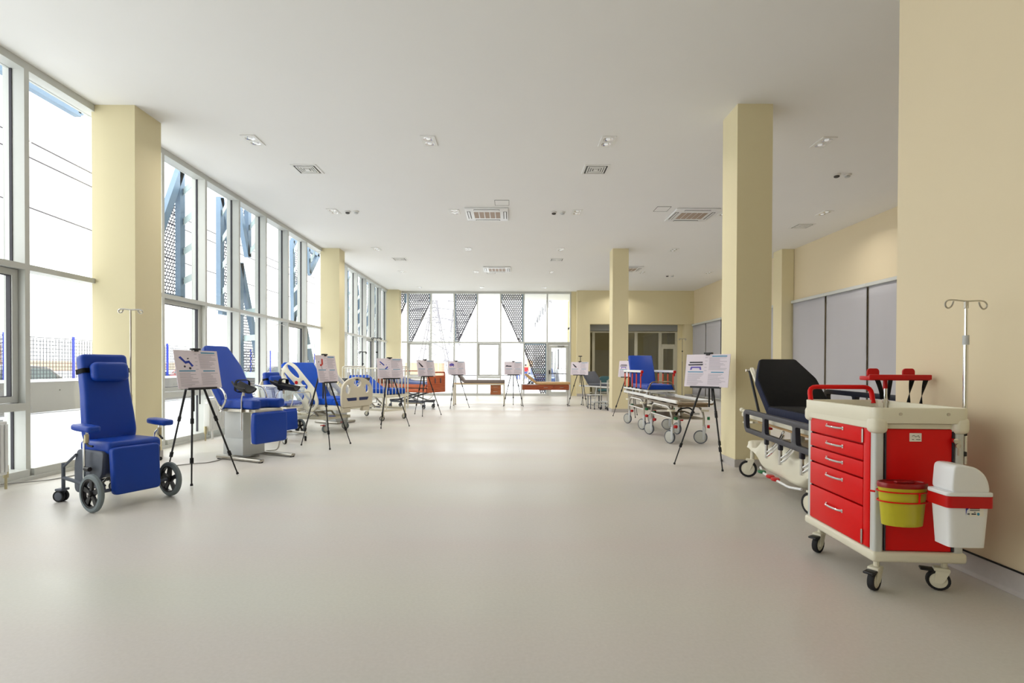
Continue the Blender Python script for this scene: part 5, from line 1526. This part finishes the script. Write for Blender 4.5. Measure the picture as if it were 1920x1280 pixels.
t = thing('patient_trolley', 'steel patient trolley with raised blue mattress and orange side bars', 'trolley', (3.05, 11.76, 0), 1)
trolley_base(t)
k = MB()
for s in (-1, 1): k.rbox((s * .27, -.02, .82), (.03, 1.84, .04), .006, 1)
for y in (-.92, -.2, .5, .9): k.rbox((0, y, .82), (.54, .03, .03), .006, 1)
for s in (-1, 1):
    for y in (-.6, .6): k.cyl((s * .2, y, .66), (s * .2, y, .81), .018, n=8)
k.ob('upper_frame', 'white_paint', t)
k = MB(); k.rbox((0, -.27, .90), (.56, 1.28, .10), .02, 3); k.ob('mattress_seat_section', 'blue_vinyl', t)
Mb = Matrix.Translation((0, .40, .90)) @ Matrix.Rotation(R(62), 4, 'X')
k = MB(); k.rbox((0, .38, 0), (.56, .76, .09), .03, 3, Mb); k.ob('mattress_back_section', 'blue_vinyl', t)
k = MB(); k.rbox((0, .36, -.065), (.52, .70, .02), .005, 1, Mb); k.ob('back_plate', 'white_paint', t)
k = MB(); k.tube([(-.15, .62, .82), (-.15, .74, 1.15)], .012, 6); k.tube([(.15, .62, .82), (.15, .74, 1.15)], .012, 6); k.ob('back_strut', 'black_plastic', t)
for s in (-1, 1):
    k = MB(); k.rbox((s * .34, .08, 1.22), (.045, 1.56, .05), .012, 2); r_ = k.ob('side_rail', 'white_paint', t)
    k = MB(); k.rbox((s * .34, .08, .83), (.035, 1.56, .035), .008, 2); k.ob('lower_rail', 'white_paint', r_)
    for i in range(5):
        y = -.62 + i * .35
        k = MB(); k.cyl((s * .34, y, .84), (s * .34, y, 1.2), .014, n=8); k.ob('bar', 'orange_paint', r_)
        k = MB(); k.cyl((s * .34, y, .84), (s * .34, y, .875), .019, n=8); k.cyl((s * .34, y, 1.17), (s * .34, y, 1.20), .019, n=8); k.ob('bar_sleeves', 'black_plastic', r_)
    k = MB(); k.rbox((s * .34, -.72, 1.21), (.055, .05, .06), .012, 2); k.rbox((s * .34, -.69, 1.15), (.03, .03, .06), .008, 2); k.ob('latch', 'red_plastic', r_)
    for yb in (-.5, .7):
        k = MB(); k.rbox((s * .30, yb, .79), (.08, .06, .05), .01); k.ob('rail_bracket', 'steel', r_)
k = MB(); k.tube([(-.27, -.90, .80), (-.27, -.93, .86), (-.20, -.94, 1.01), (.20, -.94, 1.01), (.27, -.93, .86), (.27, -.90, .80)], .015, 8, fr=.06); k.ob('foot_loop', 'bronze_steel', t)

# ================================================================== BLACK EMERGENCY STRETCHER
t = thing('emergency_stretcher', 'black mattress stretcher on a cream base with navy side rails', 'stretcher', (3.10, 5.42, 0), -7)
BW = .34
for (x, y, rz) in ((-.33, .88, 70), (.33, .88, 60), (-.33, -.80, 20), (.33, -.80, 20)):
    castor(t, x, y, r=.10, w=.04, stem=.12, fork='cream_plastic', tyre='black_rubber', hub='cream_plastic', rz=rz)
# moulded base
def base_fn(u, v):
    y = -1.0 + 2.0 * u
    e = abs(y)
    zt = .50 - .14 * (1 / (1 + math.exp((.66 - e) * 22))) + .04 * math.cos(y * 9) * (e < .6)
    if e > .90: zt += .07
    zb = .16 + .16 / (1 + math.exp((.62 - e) * 18))
    w_ = BW + .02
    a = v * 2 * PI
    cx_ = math.copysign(abs(math.cos(a)) ** .35, math.cos(a)); sz = math.copysign(abs(math.sin(a)) ** .35, math.sin(a))
    return (w_ * cx_ * (1 - .05 * (sz > 0)), y, (zt + zb) / 2 + (zt - zb) / 2 * sz)
k = MB(); k.grid(base_fn, 48, 28)
n_ = 49
k.f.append([j * n_ for j in range(28)]); k.f.append([j * n_ + 48 for j in range(27, -1, -1)])
k.ob('base_cover', 'cream_plastic', t, ang=60)
for i, (y, m) in enumerate(((.34, 'green_plastic'), (.08, 'red_plastic'), (-.06, 'red_plastic'))):
    k = MB(); k.lathe([(0, -.018), (.05, -.014), (.062, 0), (.05, .014), (0, .018)], 16, Matrix.Translation((-.40, y, .17)) @ Matrix.Diagonal((.7, 1, 1, 1))); k.ob('foot_pedal', m, t)
k = MB(); k.tube([(-.36, .5, .19), (-.40, .3, .165), (-.40, -.4, .165), (-.36, -.6, .19)], .012, 8, fr=.05); k.ob('pedal_bar', 'white_plastic', t)
for y in (-.42, .42):
    k = MB(); k.cyl((0, y, .45), (0, y, .70), .07, n=16); k.ob('lift_column', 'light_grey_plastic', t)
k = MB()
for s in (-1, 1):
    k.rbox((s * .33, .13, .72), (.045, 2.2, .05), .01, 2)
for y in (-.95, -.3, .3, 1.2): k.rbox((0, y, .72), (.66, .05, .04), .01, 2)
k.ob('deck_frame', 'cream_paint', t)
k = MB(); k.rbox((0, -.02, .665), (.58, 1.7, .025), .008, 1); k.ob('xray_tray', 'tan_vinyl', t)
k = MB(); k.rbox((0, -.28, .76), (.62, 1.38, .03), .008, 2); k.ob('seat_deck', 'cream_plastic', t)
Mb = Matrix.Translation((0, .42, .77)) @ Matrix.Rotation(R(38), 4, 'X')
k = MB()
for s in (-1, 1): k.rbox((s * .28, .42, .0), (.045, .86, .04), .01, 2, Mb)
k.rbox((0, .42, .0), (.52, .80, .016), .004, 1, Mb); k.ob('back_deck', 'cream_plastic', t)
# mattress
def quilt(name, pts, M, th, m1, m2):
    k = MB(); k.plate(rpoly(pts, .03, 3), th, M=M, bev=.014, seg=2); o = k.ob(name, m2, t, ang=50)
    k = MB(); k.plate(rpoly([(p[0] * .96, p[1] * .985 + .005) for p in pts], .03, 3), .02, M=M @ Matrix.Translation((0, 0, th / 2)), bev=.008, seg=2); k.ob('cover_top', m1, o, ang=50)
    return o
quilt('mattress_back_section', [(-.33, -.02), (.33, -.02), (.33, .52), (.21, .88), (-.21, .88), (-.33, .52)], Mb @ Matrix.Translation((0, 0, .07)), .10, 'black_cloth', 'navy_cloth')
quilt('mattress_seat_section', [(-.33, -1.37), (.33, -1.37), (.33, .02), (-.33, .02)], Matrix.Translation((0, .42, .825)), .10, 'black_cloth', 'navy_cloth')
k = MB()
for s in (-1, 1): k.tube([(s * .30, .72, .74), (s * .30, 1.10, 1.26)], .016, 8)
k.ob('back_gas_spring', 'black_plastic', t)
k = MB(); k.cyl((-.34, 1.11, 1.27), (.34, 1.11, 1.27), .016, n=10); k.ob('back_cross_tube', 'chrome', t)
# side rails
for s in (-1, 1):
    o_ = rpoly([(-1.18, .0), (.56, .0), (.62, .05), (.66, .22), (.58, .26), (-1.18, .26), (-1.24, .20), (-1.24, .06)], .035, 4)
    h_ = []
    for a, b2 in ((-1.18, -.86), (-.78, -.07), (.0, .55)):
        h_.append(rpoly([(a + .02, .05), (b2 - .0, .05), (b2 + .02, .21), (a + .0, .21)], .03, 3))
    dz = .56 if s < 0 else .80
    k = MB(); k.plate(o_, .045, h_, M=Matrix.Translation((s * .44, .14, dz)) @ YZ, bev=.014, seg=3); r_ = k.ob('side_rail', 'navy_plastic', t)
    for y in (.08, -.30, -.8):
        k = MB(); k.rbox((s * .44, y, dz - .02), (.04, .05, .08), .01, 2); k.ob('rail_socket', 'navy_plastic', r_)
        k = MB()
        k.cyl((s * .44, y, dz - .20), (s * .44, y, dz - .04), .017, n=10)
        k.tube([(s * .44, y, dz - .18), (s * .42, y - .05, dz - .15), (s * .36, y - .12, dz - .04), (s * .33, y - .16, dz + .06)], .011, 8, fr=.04)
        k.tube([(s * .44, y, dz - .14), (s * .42, y - .05, dz - .11), (s * .36, y - .12, dz + .0), (s * .33, y - .16, dz + .10)], .011, 8, fr=.04)
        k.ob('rail_link', 'chrome', r_)
k = MB(); k.rbox((-.36, .30, .655), (.04, .22, .025), .008); k.ob('release_bar', 'red_plastic', t)
# push handles at the head end
for s in (-1, 1):
    k = MB(); k.tube([(s * .30, 1.18, .73), (s * .30, 1.33, .76)], .020, 10); k.cyl((s * .30, 1.32, .76), (s * .30, 1.40, .765), .028, n=12); k.ob('push_handle', 'cream_plastic', t)
k = MB(); k.tube([(-.34, .80, .66), (-.34, 1.22, .62), (.34, 1.22, .62), (.34, .80, .66)], .014, 8, fr=.06); k.ob('head_bumper', 'cream_paint', t)

# ================================================================== RED MEDICINE TROLLEY
t = thing('medical_trolley', 'red drawer trolley on cream castored base with chrome drip pole', 'trolley', (2.37, 3.44, 0), -3.5)
TW, TD = .245, .39      # half width (x), half length (y)
for (x, y, rz) in ((-.19, -.32, 128), (.19, -.32, 65), (-.19, .32, 128), (.19, .32, 60)):
    castor(t, x, y, r=.06, w=.034, stem=.055, fork='cream_plastic', tyre='black_rubber', hub='cream_plastic', rz=rz, pedal='black_plastic')
k = MB(); k.rbox((0, 0, .215), (2 * TW + .03, 2 * TD + .03, .06), .018, 3); k.ob('base_plate', 'cream_plastic', t)
for sx in (-1, 1):
    for sy in (-1, 1):
        k = MB(); k.plate(rrect(.05, .05, .012, 3), .76, M=Matrix.Translation((sx * (TW - .025), sy * (TD - .025), .62))); p = k.ob('corner_post', 'alu', t)
        k = MB(); k.box((sx * (TW - .058), sy * (TD - .006), .62), (.008, .012, .74)); k.box((sx * (TW - .006), sy * (TD - .058), .62), (.012, .008, .74)); k.ob('post_groove', 'gasket', p, smooth=False)
k = MB(); k.box((0, 0, .62), (2 * TW - .06, 2 * TD - .04, .75)); k.ob('carcass', 'red_plastic', t, smooth=False)
for sy in (-1, 1):
    k = MB(); k.rbox((0, sy * (TD - .014), .60), (2 * TW - .125, .012, .70), .003, 1); k.ob('end_panel', 'red_paint', t)
    k = MB(); k.rbox((0, sy * (TD - .014), .968), (2 * TW - .125, .016, .03), .003, 1); k.ob('end_trim', 'cream_plastic', t)
# drawers on the -x face
zs = [(.245, .475), (.480, .640), (.645, .745), (.750, .845), (.850, .975)]
dk = TW + .0
for i, (z0, z1) in enumerate(zs):
    k = MB(); k.rbox((-dk + .008, .035, (z0 + z1) / 2), (.022, 2 * TD - .155, z1 - z0 - .006), .003, 2); d_ = k.ob('drawer', 'red_paint', t)
    z = (z0 + z1) / 2 + (.03 if i < 2 else .005)
    k = MB(); k.tube([(-dk - .004, -.06, z), (-dk - .02, -.045, z), (-dk - .027, .03, z), (-dk - .02, .105, z), (-dk - .004, .12, z)], .008, 8, fr=.02)
    k.box((-dk - .004, -.064, z), (.006, .016, .022)); k.box((-dk - .004, .124, z), (.006, .016, .022)); k.ob('handle', 'chrome', d_)
# locking bar at the near edge of the drawer face
k = MB(); k.rbox((-dk + .004, -TD + .075, .61), (.022, .062, .72), .010, 2); k.ob('locking_bar', 'red_paint', t)
for z in (.90, .30):
    k = MB(); k.rbox((-dk - .010, -TD + .108, z), (.008, .014, .085), .003, 1); k.ob('hinge', 'steel', t)
# tray top
def traywall(k, z0, z1, wo, do, th):
    o_ = rrect(2 * wo, 2 * do, .05, 5); h_ = [rrect(2 * (wo - th), 2 * (do - th), .04, 5)]
    k.plate(o_, z1 - z0, h_, M=Matrix.Translation((0, 0, (z0 + z1) / 2)), bev=.006, seg=2)
k = MB(); traywall(k, .985, 1.075, TW + .02, TD + .02, .022); k.ob('tray_rim', 'cream_plastic', t)
k = MB(); k.rbox((0, 0, .998), (2 * TW, 2 * TD, .022), .006, 1); k.ob('tray_floor', 'cream_plastic', t)
for sx in (-1, 1):
    for sy in (-1, 1):
        k = MB(); k.rbox((sx * (TW - .022), sy * (TD - .022), .975), (.09, .09, .10), .03, 4); k.ob('tray_corner', 'cream_plastic', t)
k = MB(); k.rbox((-TW - .012, .0, .975), (.014, 2 * TD - .06, .05), .004, 1); k.ob('tray_apron', 'cream_plastic', t)
for x in (-.12, .14):
    k = MB(); k.cyl((x, -TD - .018, 1.04), (x, -TD - .024, 1.04), .009, n=12); k.ob('screw', 'steel', t)
# push handle at the far end
k = MB(); k.tube([(-TW + .02, TD + .0, 1.05), (-TW + .02, TD + .03, 1.165), (TW - .04, TD + .03, 1.165), (TW - .04, TD + .0, 1.05)], .016, 10, fr=.05); k.ob('push_handle', 'red_paint', t)
# label and key lock on the near panel
k = MB(); k.box((-.02, -TD + .006, .905), (.065, .003, .048)); lb = k.ob('name_label', 'sticker', t, smooth=False)
k = MB()
k.tube([(-.04, -TD + .003, .912), (-.03, -TD + .003, .917), (-.02, -TD + .003, .908), (-.005, -TD + .003, .916), (.0, -TD + .003, .903)], .0012, 4)
for x in (-.035, -.012, .0): k.box((x, -TD + .004, .893), (.010, .001, .003))
k.ob('label_print', 'print_dark', lb)['kind'] = 'stuff'
k = MB(); k.cyl((.185, -TD + .0, .89), (.185, -TD - .018, .89), .014, n=14); kl = k.ob('key_lock', 'chrome', t)
k = MB(); k.box((.19, -TD - .02, .885), (.03, .004, .018)); k.cyl((.195, -TD - .024, .862), (.195, -TD - .018, .862), .014, n=12); k.box((.197, -TD - .02, .832), (.008, .003, .05)); k.ob('keys', 'steel', kl)
# drip pole on the right side
px_, py_ = TW + .075, -TD + .10
k = MB()
k.cyl((px_, py_, .74), (px_, py_, 1.47), .0125, n=14); p = k.ob('drip_pole', 'chrome', t)
k = MB(); k.cyl((px_, py_, 1.45), (px_, py_, 1.67), .0085, n=12); k.ob('inner_pole', 'chrome', p)
k = MB(); k.cyl((px_, py_, 1.44), (px_, py_, 1.495), .016, n=14); k.ob('collar', 'light_grey_plastic', p)
k = MB(); k.rbox((px_, py_, 1.675), (.022, .014, .045), .003, 1); iv_hook(k, 1.695, .30, Matrix.Translation((px_, py_, 0)), .0045, .045, 14); k.ob('drip_hook', 'steel', p)
for z in (.80, .92):
    k = MB(); k.rbox(((TW + px_) / 2, py_, z), (px_ - TW + .01, .03, .03), .004, 1); k.ob('pole_bracket', 'black_plastic', p)
# red strap holder on a post at the far right corner
hx, hy = TW - .02, TD - .10
k = MB(); k.cyl((hx, hy, 1.0), (hx, hy, 1.20), .012, n=12); k.cyl((hx, hy, 1.06), (hx, hy, 1.12), .018, n=12); p = k.ob('holder_post', 'chrome', t)
k = MB(); k.cyl((hx, hy, 1.16), (hx, hy, 1.22), .014, n=12); k.rbox((hx + .06, hy, 1.232), (.40, .13, .030), .008, 2); k.rbox((hx + .06, hy - .06, 1.24), (.41, .02, .035), .006, 2); pl_ = k.ob('holder_plate', 'red_plastic', t)
for dx in (-.06, .18):
    k = MB(); k.plate(rpoly([(-.04, 0), (.04, 0), (.04, .04), (.028, .055), (-.028, .055), (-.04, .04)], .01, 3), .012, M=Matrix.Translation((hx + dx, hy + .04, 1.245)) @ XZ); k.ob('side_lug', 'red_plastic', pl_)
def ribbon(x, dx, z0, z1, wd, tw):
    k = MB()
    def fn(u, v):
        z = z0 + (z1 - z0) * v; a = tw * v
        c_ = x + dx * math.sin(v * 1.6)
        return (c_ + (u - .5) * wd * math.cos(a), hy - .07 + (u - .5) * wd * math.sin(a) * .6, z)
    k.grid(fn, 2, 12); o = k.ob('strap', 'black_cloth', pl_); o.modifiers.new('th', 'SOLIDIFY').thickness = .003
ribbon(hx - .095, .03, 1.22, 1.09, .034, .5); ribbon(hx - .01, -.01, 1.22, 1.09, .030, .9)
ribbon(hx + .13, -.02, 1.22, 1.05, .034, 2.2); ribbon(hx + .22, -.03, 1.22, 1.04, .034, 2.0)

# yellow sharps bin in its red ring holder
t = thing('sharps_bin', 'yellow oval sharps bin with dark red lid on the trolley side', 'bin', (2.185, 2.965, 0), -3.5)
def oval(k, prof, a, b2, n=36, M=None):
    vs = []; fs = []
    for s_, z in prof:
        for q in range(n):
            th = 2 * PI * q / n; vs.append((a * s_ * math.cos(th), b2 * s_ * math.sin(th), z))
    for i in range(len(prof) - 1):
        for q in range(n): fs.append((i * n + q, i * n + (q + 1) % n, (i + 1) * n + (q + 1) % n, (i + 1) * n + q))
    fs.append(tuple(range(n - 1, -1, -1))); fs.append(tuple(range((len(prof) - 1) * n, len(prof) * n)))
    k.add(vs, fs, M)
k = MB(); oval(k, [(.80, .43), (.84, .432), (.86, .45), (.93, .55), (1.0, .645)], .125, .070); k.ob('tub', 'yellow_plastic', t, ang=50)
k = MB(); oval(k, [(1.04, .642), (1.05, .655), (1.02, .668), (.96, .668), (.95, .662)], .125, .070); l_ = k.ob('lid', 'dark_red_plastic', t, ang=50)
k = MB(); k.rbox((.01, 0, .668), (.10, .03, .012), .005, 2); k.ob('lid_slot', 'dark_red_plastic', l_)
k = MB()
for z, f_ in ((.620, 1.02), (.565, 1.0)):
    k.tube([(.128 * f_ * math.cos(2 * PI * q / 28), .073 * f_ * math.sin(2 * PI * q / 28), z) for q in range(28)], .004, 6, closed=True)
k.tube([(.045, -.072, .620), (.045, -.070, .565)], .005, 6)
k.tube([(-.11, .06, .60), (-.13, .085, .60)], .006, 6); k.ob('ring_holder', 'red_paint', t)

# white waste bin
t = thing('waste_bin', 'white plastic waste bin with domed lid and red band on the trolley', 'bin', (2.365, 2.80, 0), -3.5)
t.location.z = .03
t.scale = (.80, .62, .95)
def tub_fn(u, v):
    a = 2 * PI * u
    cx_ = math.copysign(abs(math.cos(a)) ** .3, math.cos(a)); cy_ = math.copysign(abs(math.sin(a)) ** .3, math.sin(a))
    f_ = .84 + .16 * v
    return (.135 * f_ * cx_, .115 * f_ * cy_, .365 + .29 * v)
k = MB(); k.grid(tub_fn, 40, 4); k.f.append([39 - q for q in range(40)]); k.ob('tub', 'white_plastic', t, ang=50)
k = MB(); k.plate(rrect(.288, .248, .03, 4), .062, [rrect(.264, .224, .025, 4)], M=Matrix.Translation((0, 0, .615))); k.ob('band', 'red_plastic', t)
k = MB(); k.plate(rrect(.292, .252, .035, 4), .022, M=Matrix.Translation((0, 0, .657)), bev=.006, seg=2); l_ = k.ob('lid_rim', 'white_plastic', t)
dome = [(-.118, .0), (.118, .0), (.112, .05), (.085, .105), (.03, .140), (-.04, .150), (-.105, .150)]
k = MB(); k.plate([(q.x, q.y) for q in fillet([(a, b2, 0) for a, b2 in reversed(dome)], .03, 4, True)], .235, M=Matrix.Translation((0.004, 0, .664)) @ XZ, bev=.012, seg=3); k.ob('domed_lid', 'white_plastic', t, ang=40)
lx = .02
k = MB(); k.box((lx + .02, -.1105, .565), (.088, .002, .052)); s_ = k.ob('product_label', 'sticker', t, smooth=False)
k = MB(); k.plate([(-.024, .591), (.004, .591), (-.018, .572), (-.024, .545)], .001, M=Matrix.Translation((0, -.1122, 0)) @ XZ); k.ob('label_corner', 'print_blue', s_, smooth=False)
k = MB()
for x0, x1, z in ((.0, .06, .581), (.0, .06, .572), (.025, .035, .562), (.01, .038, .552), (-.014, -.006, .552), (-.004, .0, .552)):
    k.box(((x0 + x1) / 2, -.1122, z), (x1 - x0, .001, .004 if z > .56 else .007))
k.ob('label_text', 'print_dark', s_, smooth=False)['kind'] = 'stuff'
k = MB(); k.cyl((.052, -.1115, .552), (.052, -.1127, .552), .008, n=14); k.ob('label_symbol', 'print_teal', s_, smooth=False)
